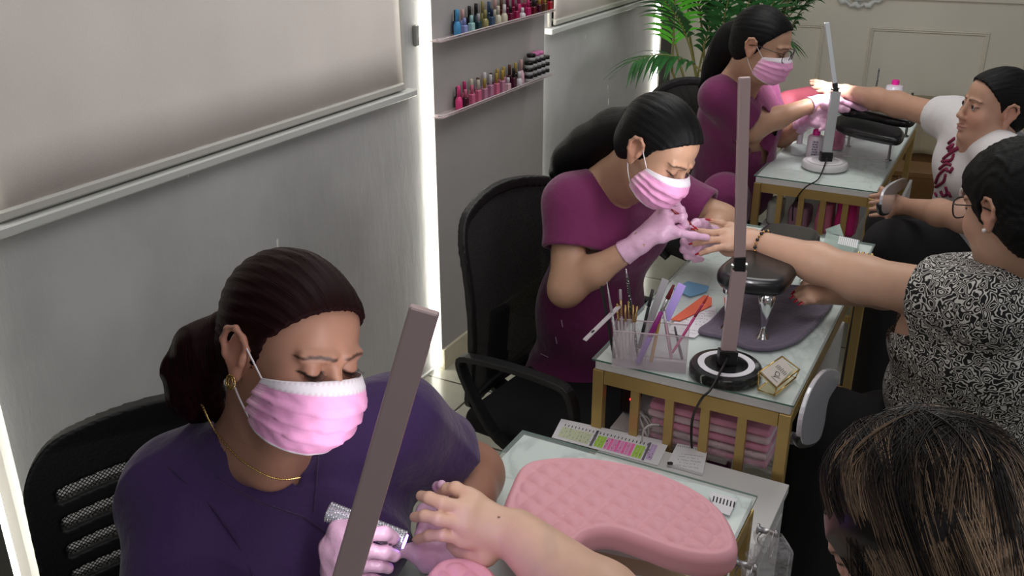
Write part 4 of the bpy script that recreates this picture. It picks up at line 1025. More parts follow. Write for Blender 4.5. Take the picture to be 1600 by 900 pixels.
for par in (0, 1):
    b = MB()
    for k in range(22):
        if k % 2 != par: continue
        a = 2*math.pi*k/22; c = wc+(wx*math.cos(a)+wy*math.sin(a))*.0335; r = .0046 if par == 0 else .0036
        b.lathe(c, [(r*.1, -r), (r*.8, -r*.6), (r, 0), (r*.8, r*.6), (r*.1, r)], 10)
    if par == 0: br = b.build('bead_bracelet', m_bead, person4, smooth=True)
    else: b.build('gold_bead', m_gbead, br, smooth=True)
# --- girl in the white t-shirt, furthest table
H5 = HF(U(1554, 168, 2.82), CAMV(-.98, .08, .08), ZZ+CAMV(.12, 0, 0)*.3, .94)
J5 = dict(SR=U(1492, 188, 3.08), SL=U(1580, 262, 2.72), ER=U(1402, 163, 3.32), WR=U(1322, 143, 3.52), EL=U(1508, 340, 2.70), WL=U(1412, 322, 2.98),
          CH=U(1540, 262, 2.98), BE=U(1530, 325, 3.08), PE=U(1540, 385, 3.20))
hR5 = dict(side='R', wrist=J5['WR'], N=CAMV(0, .9, .3), fingers=[
    [U(1296, 133, 3.60), U(1284, 129, 3.63), U(1275, 127, 3.65), U(1268, 127, 3.67)],
    [U(1296, 137, 3.59), U(1284, 133, 3.61), U(1275, 132, 3.63), U(1268, 131, 3.65)],
    [U(1298, 141, 3.58), U(1286, 138, 3.60), U(1278, 137, 3.62), U(1272, 137, 3.63)],
    [U(1300, 144, 3.57), U(1290, 143, 3.58), U(1284, 143, 3.60), U(1279, 143, 3.61)]],
    thumb=[U(1314, 150, 3.54), U(1304, 153, 3.56), U(1296, 153, 3.58), U(1289, 151, 3.59)])
hL5 = dict(side='L', wrist=J5['WL'], N=CAMV(0, .9, .3), fingers=[[J5['WL']+CAMV(-1, .15, -.3)*.05+CAMV(0, 1, 0)*(.03-.02*i)+CAMV(-1, -.1, -.3)*(.016*k) for k in range(4)] for i in range(4)],
    thumb=[J5['WL']+CAMV(-1, .9, -.3)*(.02+.022*k) for k in range(4)])
m_tshirt = mat('white_tshirt_cloth', sr(208, 205, 206), .85, bump=.3, bscale=14, bdist=.012)
pe5 = J5['PE']; kk = U(1392, 385, 2.98)
legs5 = [(pe5, kk, Vector((kk.x, kk.y, .05)), .10, .08, .06), (pe5+UU*.14, kk+UU*.2+VV*-.02, Vector((kk.x+.05, kk.y+.2, .05)), .10, .08, .06)]
person5, S5, C5, I5 = build_person('girl in a white t-shirt with maroon lettering, arm stretched over the furthest table', H5, J5, [hR5, hL5], (0.48, 0.275, 0.19), ('t_shirt', m_tshirt),
    rads=(.045, .040, .034, .024), sleeve=(.062, .5), slR=.30, slL=.72, torso_kw=dict(wide=.14, deep=.11, bust=.035), pants=m_blackcloth, legs=legs5, chub=.013, headkw=dict(nose=.78, brow=.2, eyes_open=True), spots=skinpaint(H5, lips=(.42, .17, .15), shut=False, brow=(.14, .07, .05)), infl=.014, vox=.005, hvox=.003, boxes=[(U(1295, 137, 3.6)-Vector((.09, .1, .08)), U(1295, 137, 3.6)+Vector((.09, .1, .08)), .003)])
Hs = SDF(); hair_cap(Hs, H5, front=-.004); grooves(Hs, H5, .0009)
part_sdf(Hs, 'hair', m_hair_black, person5, .0035, hco=lambda P: hair_coords(H5, P))
Pt = SDF(); Pt.chain([H5.p(0, -.10, .02), H5.p(0, -.14, .0), H5.p(.0, -.17, -.06), H5.p(0, -.16, -.14)], [.022, .032, .030, .018], .02); part_sdf(Pt, 'ponytail', m_hair_black, person5, .004, hco=lambda P: np.stack([P[:, 0], P[:, 2], P[:, 1]], -1))
b = MB(); c = H5.p(0, -.112, .012); b.tube([c+(H5.R*math.cos(a)+H5.U*math.sin(a))*(.027+.003*math.sin(a*7)) for a in [2*math.pi*i/40 for i in range(40)]], .010, 8, close=True); b.build('scrunchie', mat('white_scrunchie', sr(205, 200, 200), .8), person5, smooth=True)
for g in (-1, 1):
    b = MB(); c = H5.p(g*.031, .0768, -.001); r = .0118; pr = [(r*math.sin(t), r*math.cos(t)) for t in [.01]+[i*math.pi/10 for i in range(1, 10)]+[3.13]]
    b.lathe(c, pr, 18, A=H5.F); ey = b.build('eye', mat('eye_white', sr(150, 140, 136), .2), person5, smooth=True)
    b = MB(); b.lathe(c+(H5.F*.0102+H5.U*.001), [(.0056, 0), (.0056, .0008), (.002, .0018)], 14, A=H5.F); b.build('iris', mat('brown_iris', sr(38, 24, 20), .15), ey)
# --- client with ombre hair, front right
H6 = HF(U(1452, 848, .985), CAMV(-.62, -.16, -.77), ZZ+CAMV(.1, 0, .3)*.3, 1.02)
J6 = dict(SL=Vector((.30, .66, .98)), SR=Vector((.56, .86, .98)), EL=U(1035, 1035, 1.13), WL=U(810, 838, 1.36), ER=Vector((.52, .93, .74)), WR=Vector((.34, 1.0, .72)),
          CH=Vector((.48, .68, .84)), BE=Vector((.50, .66, .68)), PE=Vector((.52, .64, .54)))
hL6 = dict(side='L', wrist=J6['WL'], N=CAMV(.1, .6, .8), rf=.0098, rw=.034, fingers=[
    [U(732, 774, 1.375), U(712, 763, 1.385), U(699, 764, 1.40), U(689, 772, 1.415)],
    [U(722, 794, 1.355), U(691, 786, 1.35), U(671, 778, 1.36), U(658, 775, 1.38)],
    [U(718, 817, 1.35), U(685, 811, 1.34), U(664, 806, 1.35), U(648, 808, 1.37)],
    [U(722, 842, 1.355), U(692, 836, 1.345), U(670, 837, 1.355), U(652, 843, 1.37)]],
    thumb=[U(760, 868, 1.36), U(738, 864, 1.375), U(720, 858, 1.39), U(706, 852, 1.40)])
hR6 = dict(side='R', wrist=J6['WR'], N=ZZ, fingers=[[J6['WR']+VV*(-.06-.025*k)+UU*(.03-.02*i) for k in range(4)] for i in range(4)], thumb=[J6['WR']+VV*(-.02-.02*k)+UU*.04 for k in range(4)])
m_nat = mat('natural_nail', sr(236, 200, 184), .25, coat=.4)
m_top6 = mat('black_top_cloth', sr(26, 24, 26), .85, bump=.3, bscale=16, bdist=.01)
legs6 = [(J6['PE'], Vector((.50, 1.05, .48)), Vector((.62, 1.15, .05)), .09, .07, .05), (J6['PE']+UU*.12, Vector((.56, 1.15, .48)), Vector((.66, 1.3, .05)), .09, .07, .05)]
person6, S6, C6, I6 = build_person('client with dark brown to blonde ombre hair in the front right corner', H6, J6, [hL6, hR6], (0.74, 0.47, 0.34), ('dark_top', m_top6),
    rads=(.052, .050, .050, .037), sleeve=(.066, .5), slL=.5, slR=.5, torso_kw=dict(wide=.15, deep=.11), pants=m_blackcloth, legs=legs6, boxes=[(U(720, 815, 1.38)-Vector((.12, .13, .09)), U(720, 815, 1.38)+Vector((.12, .13, .09)), .002)], spots=skinpaint(H6)+[(U(779, 812, 1.33), (.0018, .03, .0018), Vector((1, 0, 0)), CAMV(0, 0, 1), (.16, .07, .05), .3)])

nails(hL6, person6, m_nat, L=.0085, W=.0052, idx=(1, 2, 3), ext=.2)
nails(hR5, person5, m_nat, L=.009, W=.0046, ext=.5)
# ---------------------------------------------------------------- long ombre hair of the front right client
m_ombre = mat('ombre_hair', sr(60, 40, 30), .38, attr=True, spec=.45)
def c_hair(t, h):       # root brown to straw ends
    a = np.clip((t-h)/.35, 0, 1)[..., None]; return np.array([.012, .008, .007])*(1-a)+np.array([.42, .28, .18])*a
HS = SDF(); s6 = H6.s
HS.ell(H6.p(0, -.012, .036), (.088, .106, .092), H6.R, H6.F, .02); HS.ell(H6.p(0, -.03, -.05), (.092, .088, .10), H6.R, H6.F, .05)
HS.ell(H6.p(.03, -.05, -.13), (.09, .07, .10), H6.R, H6.F, .05)
HS.ell(H6.p(.07, -.07, -.13), (.085, .08, .13), H6.R, H6.F, .06)
def face_open(P, d):
    q = H6.loc(P); g = q[..., 1]-np.interp(q[..., 2], [-.2, -.06, -.02, .02, .05, .075, .1, .12], [.040, .045, .066, .080, .092, .10, .14, .2]); return smax(d, g*.8, .008)
HS.fx(face_open); wrinkles(HS, .003, 60., 8, .8)
part_sdf(HS, 'hair', m_ombre, person6, .004, paintf=lambda P: c_hair(np.clip((H6.p(0, 0, .12).z-P[:, 2])/.26, 0, 1)+vnoise(P, 60.)*.18, .62)*.8)
rg = np.random.RandomState(11); CC_ = []; ALL = []; THK = []
R3 = np.array([H6.R, H6.F, H6.U]); cc = npv(H6.c); NP = 26
for cl in range(430):
    # roots along the parting and over the crown
    side = 1 if rg.rand() < .5 else -1; y0 = rg.uniform(-.10, .055); az = rg.uniform(-.95, .9)+(-(y0-.02)/.10)*.75
    lenf = rg.uniform(.85, 1.15); lift = rg.uniform(.0, .010); wph, wam, wfr = rg.uniform(0, 6.3), rg.uniform(.004, .014), rg.uniform(1.2, 2.4); dk = rg.rand() < .45; bl = rg.uniform(.55, .95) if dk else rg.uniform(.12, .42); hl = rg.rand() < .3 and not dk; lck = rg.uniform(.35, .8)
    for st in range(17):
        o1 = rg.randn(2)*.0048; thk = rg.uniform(.00035, .0007); pts = []; ts = np.linspace(0, 1, NP); jl = rg.uniform(.9, 1.08)
        dirx = side*math.cos(az*.9+o1[0]*2); diry = -math.sin(az*.9+o1[0]*2); dirx, diry = dirx/math.hypot(dirx, diry), diry/math.hypot(dirx, diry)
        for t in ts:
            th = t*1.75*jl*lenf; a = min(th, 1.62); rx, ry, rz = .089+lift, .107+lift, .094+lift
            x = rx*math.sin(a)*dirx+o1[0]*1.5*(1-lck*t); y = y0*.35*math.cos(a)-.012+ry*math.sin(a)*diry+o1[1]*1.5*(1-lck*t); z = .036+rz*math.cos(a)
            if abs(y0) > 0: y += y0*.65*(1-t*.6)
            w_ = wam*math.sin(wfr*t*6.3+wph)*t; x += w_*(-diry); y += w_*dirx
            # keep outside the skull shell
            q = math.sqrt((x/rx)**2+((y+.012)/ry)**2+(max(z-.036, 0)/rz)**2)
            if z > .03 and q > 0: k = (1.0+.02*o1[0]/.0048)/q; x *= k; y = (y+.012)*k-.012; z = .036+(z-.036)*k
            drop = max(0, t-.42)*.66*lenf; x += dirx*drop*(.34 if dirx > 0 else .06); y += diry*drop*.22 if diry < 0 else -drop*.75
            p = cc+(x*R3[0]+y*R3[1]+z*R3[2])*s6; p[2] -= drop; pts.append(p)
        pts = np.array(pts)
        ql = H6.loc(pts)
        if ((ql[:, 1] > .100) & (ql[:, 2] < -.045)).any(): continue
        c = c_hair(ts+(.25 if hl else 0), bl)*rg.uniform(.6, 1.3); ALL.append(pts); CC_.append(np.repeat(c, 3, axis=0)); THK.append(thk)
AP = np.array(ALL); THK = np.array(THK)[:, None, None]
for it in range(10):       # lay every strand on the hair mass, never inside it
    d = HS.ev(AP); e = .002; G = np.stack([HS.ev(AP+np.eye(3)[k]*e)-d for k in range(3)], -1); G /= np.maximum(np.linalg.norm(G, axis=-1, keepdims=True), 1e-9)
    AP = AP+G*np.minimum(np.maximum(.0022-d, 0), .012)[..., None]*.95
for it in range(2): AP[:, 1:-1] = AP[:, 1:-1]*.5+(AP[:, :-2]+AP[:, 2:])*.25
tg = np.gradient(AP, axis=1); tg /= np.linalg.norm(tg, axis=-1, keepdims=True); n1 = np.cross(tg, [0, 0, 1.]); n1 /= np.maximum(np.linalg.norm(n1, axis=-1, keepdims=True), 1e-6); n2 = np.cross(tg, n1)
r = THK*(1-.6*ts)[None, :, None]
ring = np.stack([AP+n1*r, AP-n1*r*.5+n2*r*.87, AP-n1*r*.5-n2*r*.87], 2).reshape(-1, 3)
i = np.arange(NP-1)[:, None]*3+np.arange(3)[None]; j = np.arange(NP-1)[:, None]*3+(np.arange(3)[None]+1) % 3
f0 = np.stack([i, j, j+3, i+3], -1).reshape(-1, 4); FA = (f0[None]+(np.arange(len(AP))*NP*3)[:, None, None]).reshape(-1, 4)
o = link_mesh('hair_strands', ring, FA, m_ombre, person6, cols=np.concatenate(CC_)); o['kind'] = 'stuff'
# ---------------------------------------------------------------- office chairs with mesh backs
m_chair = mat('black_chair_plastic', sr(17, 16, 17), .5, bump=.1, bscale=200)
m_seat = mat('black_seat_fabric', sr(20, 19, 20), .9, bump=.3, bscale=160, bdist=.003)
def perforated(name, col, sc, thr, alt=False):
    M = Mt(name); M.set(Base_Color=col, Roughness=.7); tc = M.n('ShaderNodeTexCoord'); mp = M.n('ShaderNodeMapping'); mp.inputs['Rotation'].default_value = (0, math.pi/4, 0); mp.inputs['Scale'].default_value = (sc, sc, sc); M.l(tc.outputs['Object'], mp.inputs[0])
    sx = M.n('ShaderNodeSeparateXYZ'); M.l(mp.outputs[0], sx.inputs[0]); out = []
    for a in (0, 2):
        f = M.n('ShaderNodeMath', operation='FRACT'); M.l(sx.outputs[a], f.inputs[0]); s_ = M.n('ShaderNodeMath', operation='SUBTRACT'); M.l(f.outputs[0], s_.inputs[0]); s_.inputs[1].default_value = .5
        b_ = M.n('ShaderNodeMath', operation='ABSOLUTE'); M.l(s_.outputs[0], b_.inputs[0]); out.append(b_)
    mxx = M.n('ShaderNodeMath', operation='MAXIMUM'); M.l(out[0].outputs[0], mxx.inputs[0]); M.l(out[1].outputs[0], mxx.inputs[1])
    g = M.n('ShaderNodeMath', operation='GREATER_THAN'); g.inputs[1].default_value = thr; M.l(mxx.outputs[0], g.inputs[0]); M.l(g.outputs[0], M.b.inputs['Alpha'])
    return M.m
m_mesh1 = perforated('open_mesh_weave', sr(26, 25, 26), 210, .34)
m_mesh2 = perforated('fine_black_mesh', sr(9, 9, 9), 260, .085)
def office_chair(label, Pa, Pb, style, ztop, hback, lean=.06, arms=True, armz=.66, wtop=1.0):
    mid = (Pa+Pb)/2; dr = (Pb-Pa); wd = dr.length; dr.normalize(); f = Vector((dr.y, -dr.x, 0)).normalized()
    seat = mid+f*.26; loc = Vector((seat.x, seat.y, 0)); rz = math.atan2(-f.x, f.y)
    t = thing('office_chair', label, 'chair', loc, rz)       # local x = sitter's right ... back at -y
    sgn = -1 if (Matrix.Rotation(rz, 3, 'Z') @ Vector((1, 0, 0))).dot(dr) > 0 else 1
    W = wd/2; zb = ztop-hback; yb = -.26
    def surf(x, z):     # curved back surface
        v = (z-zb)/hback; return yb-lean*(v-1.0)*-1*0+.05*(x/W)**2*1.0-(.030*math.sin(v*math.pi))*-1-.0
    def field(P):
        x, y, z = P[..., 0], P[..., 1], P[..., 2]; v = (z-zb)/hback
        ys = yb+.05*(x/W)**2+.030*np.sin(np.clip(v, 0, 1)*math.pi)
        ztp = ztop+.045*(1-(x/W)**2); hw = W*(1-.10*(1-np.clip(v, 0, 1))**1.5*(1 if style == 2 else .5)); c = .07
        qx = np.abs(x)-(hw-c); qz = np.abs(z-(zb+ztp)/2)-((ztp-zb)/2-c)
        rr = np.hypot(np.maximum(qx, 0), np.maximum(qz, 0))+np.minimum(np.maximum(qx, qz), 0)-c
        return rr, y-ys, x, z, v
    S = SDF()
    def shell(P):
        rr, dy, x, z, v = field(P); th = .011 if style == 1 else .009
        if style == 1:
            sl = np.full(rr.shape, 1.0)
            for k in range(6):
                zc = ztop-.085-k*.048
                zz_ = z-zc-.03*(1-(x/W)**2)-.0
                for (xa, xb) in ((-W+.040, -.040), (.040, W-.040)) if k else ((-W+.040, -.075), (-.062, -.030), (-.012, .012), (.030, .062), (.075, W-.040)):
                    a = np.abs(x-(xa+xb)/2)-((xb-xa)/2-.009); b_ = np.abs(zz_)-(.0135-.009)
                    sl = np.minimum(sl, np.hypot(np.maximum(a, 0), np.maximum(b_, 0))+np.minimum(np.maximum(a, b_), 0)-.009)
            body = np.maximum(rr, -sl)
        else:
            body = np.maximum(rr, -(rr+.026))
        q = np.maximum(body, np.abs(dy)-th); return q-.002
    S._add(shell, (0, yb, (zb+ztop)/2), max(hback, wd)*.75, 0, 'u')
    P, F = S.mesh(.0035 if style == 1 else .005, (-W-.02, yb-.05, zb-.02), (W+.02, yb+.12, ztop+.07)); link_mesh('back_frame', P, F, m_chair, t, world=False)
    nx, nz = 30, 30; V_ = []; Fq = []
    for j in range(nz+1):
        for i in range(nx+1):
            x = (i/nx*2-1)*(W-.012); v = j/nz; zt = ztop+.045*(1-(x/W)**2)-.012; z = zb+.012+(zt-zb-.012)*v
            x *= (1-.10*(1-v)**1.5*(1 if style == 2 else .5))*(1-.10*max(0, abs(2*v-1)-.85)/.15)
            V_.append((x, yb+.05*(x/W)**2+.030*math.sin(v*math.pi), z))
    for j in range(nz):
        for i in range(nx): Fq.append((j*(nx+1)+i, j*(nx+1)+i+1, (j+1)*(nx+1)+i+1, (j+1)*(nx+1)+i))
    link_mesh('back_mesh', V_, Fq, m_mesh1 if style == 1 else m_mesh2, t, world=False)
    if style == 2:
        b = MB(); b.bar([Vector((0, yb-.02, zb-.02)), Vector((0, yb-.01, zb+.1)), Vector((0, yb+.0, zb+.22))], .07, .02, Vector((1, 0, 0))); b.build('back_support', m_chair, t, world=False)
    S = SDF(); S.box((0, .0, .435), (.235, .225, .035), (1, 0, 0), (0, 1, 0), .03, .01); P, F = S.mesh(.009); link_mesh('seat', P, F, m_seat, t, world=False)
    b = MB(); b.bar([Vector((0, yb+.0, zb+.08)), Vector((0, yb-.015, zb-.02)), Vector((0, -.20, .385)), Vector((0, .0, .385))], .06, .02, Vector((1, 0, 0))); b.build('back_bracket', m_chair, t, world=False)
    if arms:
        for g in (-1, 1):
            x = g*.275; b = MB(); b.bar(spline([(x, .17, .395), (x+g*.012, .16, .50), (x+g*.012, .14, armz-.02), (x, .06, armz), (x, -.14, armz-.005), (x, -.19, armz-.04), (x-g*.01, -.10, .46), (x-g*.04, -.02, .395)], 6, False), .032, .016, Vector((1, 0, 0))); b.build('armrest', m_chair, t, world=False, bevel=.003)
    b = MB(); b.lathe((0, 0, .09), [(.028, 0), (.028, .18), (.018, .185), (.018, .30)], 16); b.build('gas_post', m_chair, t, world=False)
    for k in range(5):
        a = 2*math.pi*k/5+.3; d = Vector((math.cos(a), math.sin(a), 0)); b = MB(); b.bar([Vector((0, 0, .10))+d*.02, Vector((0, 0, .085))+d*.26], .035, .022, Vector((-d.y, d.x, 0))); leg = b.build('base_leg', m_chair, t, world=False)
        b = MB(); nrm = Vector((-d.y, d.x, 0))
        for o_ in (-.012, .012): b.lathe(Vector((0, 0, .028))+d*.26+nrm*o_-nrm*.007, [(.020, 0), (.027, .002), (.027, .012), (.020, .014)], 14, A=nrm)
        b.lathe(Vector((0, 0, .028))+d*.26, [(.008, 0), (.008, .05)], 8); b.build('caster', m_blk, leg, world=False)
    return t
Pa = UZ(38, 690, .955); Pb = Pa+SV1*.51
office_chair('black office chair with slotted mesh back behind the woman in dark purple scrubs', Pa, Pb, 1, .955, .50)
Pa = UZ(690, 352, .985); Pb = Pa+Vector((.56, .83, 0)).normalized()*.50
office_chair('black mesh backed office chair with loop armrests, under the woman painting nails', Pa, Pb, 2, .985, .54, armz=.665)
Pa = UZ(998, 150, .985); Pb = Pa+Vector((.75, .5, 0)).normalized()*.44
office_chair('black office chair mostly hidden behind the woman with glasses', Pa, Pb, 2, .985, .50)
# ---------------------------------------------------------------- plain black stools the clients sit on
def stool(c, label, R=.19, h=.45):
    t = thing('round_stool', label, 'stool', (c.x, c.y, 0))
    b = MB(); b.lathe((c.x, c.y, h-.07), [(R*.9, 0), (R, .012), (R, .05), (R*.94, .066), (R*.5, .070)], 32); b.build('seat', m_seat, t, smooth=True)
    for k in range(4):
        a = math.pi/4+k*math.pi/2; d = Vector((math.cos(a), math.sin(a), 0)); b = MB(); b.tube([Vector((c.x, c.y, h-.07))+d*R*.6, Vector((c.x, c.y, 0.002))+d*R*.95], .011, 8); b.build('leg', m_chair, t, smooth=True)
stool(J4['PE']+ZZ*0, 'black round stool under the client in the patterned blouse'); stool(J5['PE'], 'black round stool under the girl in the white t-shirt'); stool(J6['PE'], 'black round stool under the client with ombre hair')
# ---------------------------------------------------------------- armrest cushions
def poly_sdf(pts2):
    A = np.array(pts2); B_ = np.roll(A, -1, axis=0)
    def f(x, y):
        d = np.full(x.shape, 1e9); sg = np.ones(x.shape)
        for a, b in zip(A, B_):
            e = b-a; wx, wy = x-a[0], y-a[1]; t = np.clip((wx*e[0]+wy*e[1])/(e@e), 0, 1); d = np.minimum(d, (wx-e[0]*t)**2+(wy-e[1]*t)**2)
            c1 = y >= a[1]; c2 = y < b[1]; c3 = e[0]*wy > e[1]*wx; m = (c1 & c2 & c3) | (~c1 & ~c2 & ~c3); sg = np.where(m, -sg, sg)
        return sg*np.sqrt(d)
    return f
def cushion(name, label, pts, zt, th, m, quilt=None, rim=.016, rnd=.018, vox=.0028, legs=(), legmat=None, legr=.005, tilt=None):
    """pts: outline of the top face as world points at zt"""
    pts = spline(pts, 5, True); c = sum(pts, Vector())/len(pts); base = Vector((c.x, c.y, 0.7802))
    t = thing(name, label, 'armrest', base, 0)
    f2 = poly_sdf([(p.x, p.y) for p in pts]); R = max((Vector((p.x, p.y, 0))-Vector((c.x, c.y, 0))).length for p in pts)
    def fn(P):
        x, y, z = P[..., 0], P[..., 1], P[..., 2]; d2 = f2(x, y); top = np.full(x.shape, zt)
        if tilt: top = top+(x-c.x)*tilt[0]+(y-c.y)*tilt[1]
        if quilt:
            ins = np.clip((-d2-rim)/.004, 0, 1); ax, ay = quilt(x, y)
            puff = np.sqrt(np.abs(np.sin(ax*math.pi)*np.sin(ay*math.pi)))
            top = top-.0035*np.exp(-((d2+rim)/.0035)**2)-ins*.0065*(1-puff)
        zc = top-th/2; q1 = d2+rnd; q2 = np.abs(z-zc)-(th/2-rnd)
        return np.minimum(np.maximum(q1, q2), 0)+np.hypot(np.maximum(q1, 0), np.maximum(q2, 0))-rnd
    S = SDF(); S._add(fn, (c.x, c.y, zt-th/2), R+.03, 0, 'u'); P, F = S.mesh(vox); link_mesh('cushion', P, F, m, t)
    for (p, kind) in legs:
        b = MB(); p = V3(p); h = zt-th-.7802
        if kind == 'vase': b.lathe((p.x, p.y, .7804), [(.021, 0), (.022, .003), (.012, .012), (.007, .030), (.006, .038), (.009, .050), (.014, .080), (.018, h*.85), (.019, h+.004)], 28)
        else: b.lathe((p.x, p.y, .7804), [(legr*2.4, 0), (legr*2.4, .003), (legr, .004), (legr, h+.006)], 16)
        b.build('leg', legmat or m_chrome, t, smooth=True)
    return t
m_pink = mat('pink_quilted_leather', sr(234, 170, 180), .5, bump=.12, bscale=700, bdist=.0006, spec=.4)
m_pleather = mat('black_cushion_leather', sr(26, 27, 29), .28, bump=.08, bscale=240, bdist=.002, coat=.2)
ZT = .885
out = [(815, 722), (850, 711), (905, 709), (960, 715), (1020, 730), (1080, 755), (1125, 787), (1148, 822), (1154, 852), (1136, 866), (1098, 868), (1050, 858), (1000, 840), (955, 826), (920, 830), (899, 846), (872, 858), (820, 850), (790, 822), (783, 795), (796, 756)]
qo = UZ(950, 780, ZT); qa = (UZ(1000, 812, ZT)-UZ(950, 780, ZT)); qb = (UZ(985, 748, ZT)-UZ(950, 780, ZT))
def quilt1(x, y):
    rx, ry = x-qo.x, y-qo.y
    det = qa.x*qb.y-qa.y*qb.x; L = .036; ua, ub = Vector((qa.x, qa.y)).normalized(), Vector((qb.x, qb.y)).normalized()
    det = ua.x*ub.y-ua.y*ub.x; a = (rx*ub.y-ry*ub.x)/det; b = (ua.x*ry-ua.y*rx)/det
    return a/.036, b/.030
arm1 = cushion('quilted_cushion', 'pink quilted kidney shaped armrest, the one with its whole top showing', [UZ(x, y, ZT) for x, y in out], ZT, .048, m_pink, quilt1, legs=[(UZ(860, 790, .8), 'rod'), (UZ(1090, 860, .8), 'rod')])
Z2 = .890
out2 = [(665, 900), (672, 882), (690, 868), (720, 864), (752, 872), (775, 890), (800, 940), (830, 1010), (780, 1040), (715, 1010), (680, 950)]
arm2 = cushion('quilted_cushion', 'pink armrest under the client wrist at the bottom edge of the photo', [UZ(x, y, Z2) for x, y in out2], Z2, .045, m_pink, quilt1, legs=[(UZ(740, 940, .8), 'rod')])
out3 = [(1122, 414), (1140, 398), (1168, 378), (1192, 350), (1215, 346), (1250, 350), (1280, 358), (1279, 372), (1258, 395), (1240, 425), (1225, 438), (1195, 440), (1150, 434), (1126, 426)]
arm3 = cushion('leather_cushion', 'black leather armrest cushion on flared chrome legs at the middle table', [UZ(x, y, .935) for x, y in out3], .935, .042, m_pleather, None, rnd=.019, legs=[(UZ(1136, 515, .782), 'vase'), (UZ(1191, 530, .782), 'vase'), (UZ(1262, 440, .782), 'vase')])
out4 = [(1306, 158), (1318, 150), (1345, 150), (1385, 158), (1420, 170), (1432, 180), (1425, 187), (1395, 184), (1365, 177), (1340, 172), (1316, 168)]
arm4 = cushion('leather_cushion', 'long black armrest cushion under the forearm of the girl at the furthest table', [UZ(x, y, .985) for x, y in out4], .985, .032, m_pleather, None, rnd=.014, vox=.004, legs=[(UZ(1415, 212, .782), 'rod'), (UZ(1345, 215, .782), 'rod')], legmat=m_blk)
out5 = [(1303, 182), (1325, 176), (1360, 180), (1395, 190), (1413, 203), (1410, 214), (1392, 214), (1360, 208), (1325, 200), (1306, 192)]
arm5 = cushion('leather_cushion', 'shorter black armrest cushion above the clear box at the furthest table', [UZ(x, y, .935) for x, y in out5], .935, .032, m_pleather, None, rnd=.014, vox=.004, legs=[(UZ(1388, 250, .782), 'rod'), (UZ(1325, 228, .782), 'rod')], legmat=m_blk)
# torch and brush held in the gloved hands
m_rh = mat('rhinestone', sr(225, 226, 232), .12, metal=.85); m_rhb = mat('torch_barrel', sr(175, 176, 184), .3, metal=.6)
ta, tb = U(512, 799, 1.262), U(632, 846, 1.252); td = (tb-ta).normalized(); tx, ty = basis(td)
t = thing('nail_torch', 'rhinestone covered handheld nail lamp gripped in the purple-scrubbed woman\'s glove', 'torch', ta)
b = MB(); L = (tb-ta).length; b.lathe(ta, [(.011, 0), (.0128, .001), (.0128, L-.001), (.011, L)], 24, A=td); b.build('barrel', m_rhb, t, smooth=False)
b = MB(); nr = int(L/.0033)
for i in range(nr):
    for k in range(24):
        a = 2*math.pi*(k+.5*(i % 2))/24; n = tx*math.cos(a)+ty*math.sin(a); c = ta+td*(.0018+i*.0033)+n*.0128; e1 = td*.00155; e2 = td.cross(n)*.00155
        b.add([c-e1, c+e2, c+e1, c-e2, c+n*.0012], [(0, 1, 4), (1, 2, 4), (2, 3, 4), (3, 0, 4)])
rh = b.build('rhinestones', m_rh, t); rh['kind'] = 'stuff'
b = MB(); b.lathe(tb, [(.0095, .0002), (.0095, .0015)], 20, A=td); b.build('violet_light', mat('violet_led', (1, 1, 1, 1), .4, emit=(.22, .06, 1.0, 1), es=40), t)
uv = bpy.data.lights.new('violet_torch_glow', 'POINT'); uv.energy = .016; uv.color = (.25, .08, 1.0); uv.shadow_soft_size = .008
uo = bpy.data.objects.new('violet_torch_glow', uv); COL.objects.link(uo); uo.location = tb+td*.004; uo.rotation_euler = td.to_track_quat('-Z', 'Y').to_euler()
ba, bb = U(1058, 334, 2.315), U(1088, 357, 2.345)
t = thing('nail_brush', 'red handled polish brush held over the client\'s fingernail at the middle table', 'brush', ba)
bd = (bb-ba).normalized(); b = MB(); Lb = (bb-ba).length; b.lathe(ba, [(.002, -.02), (.0042, 0), (.0042, Lb*.65), (.0025, Lb*.72)], 14, A=bd); b.build('handle', mat('red_brush_handle', sr(130, 20, 34), .15, coat=.8), t, smooth=True)
b = MB(); b.lathe(ba+bd*Lb*.7, [(.0018, 0), (.0018, Lb*.2), (.003, Lb*.24), (.001, Lb*.4)], 10, A=bd); b.build('bristles', m_red, t, smooth=True)
# ---------------------------------------------------------------- things on and in the tables
def mcol(name, c, rough=.35, metal=0, **k): return mat(name, sr(*c), rough, metal, **k)
m_acr = mat('clear_acrylic', sr(235, 222, 230), .06, alpha=.20, spec=.9)
m_acre = mat('acrylic_edge', sr(232, 214, 222), .15, alpha=.65, spec=.9)
m_bag = mat('clear_plastic_bag', sr(226, 224, 228), .12, alpha=.30, spec=1.0, bump=1.0, bscale=28, bdist=.03)
m_paper = mcol('white_paper', (228, 226, 230), .8); m_ink = mcol('black_ink', (40, 38, 44), .8)
def plate(pts, h, N=None):
    b = MB(); b.prism([V3(p) for p in pts], h, N or ZZ); return b
def strip_marks(b, A, Bq, D, n, h, rng, fill=.7, w=.0007):   # rows of tiny handwriting-like strokes inside the parallelogram A-B-D
    ex, ey = (Bq-A), (D-A)
    for r in range(n):
        t = (r+.5)/n; x = .04
        while x < .94:
            l = rng.uniform(.02, .06)
            if rng.random() < fill:
                p = A+ex*x+ey*t+ZZ*h; q = p+ex*l*.8+ey*rng.uniform(-.2, .2)/n; d = ey.normalized()*w
                b.add([p-d, q-d, q+d, p+d], [(0, 1, 2, 3)])
            x += l+rng.uniform(.008, .025)
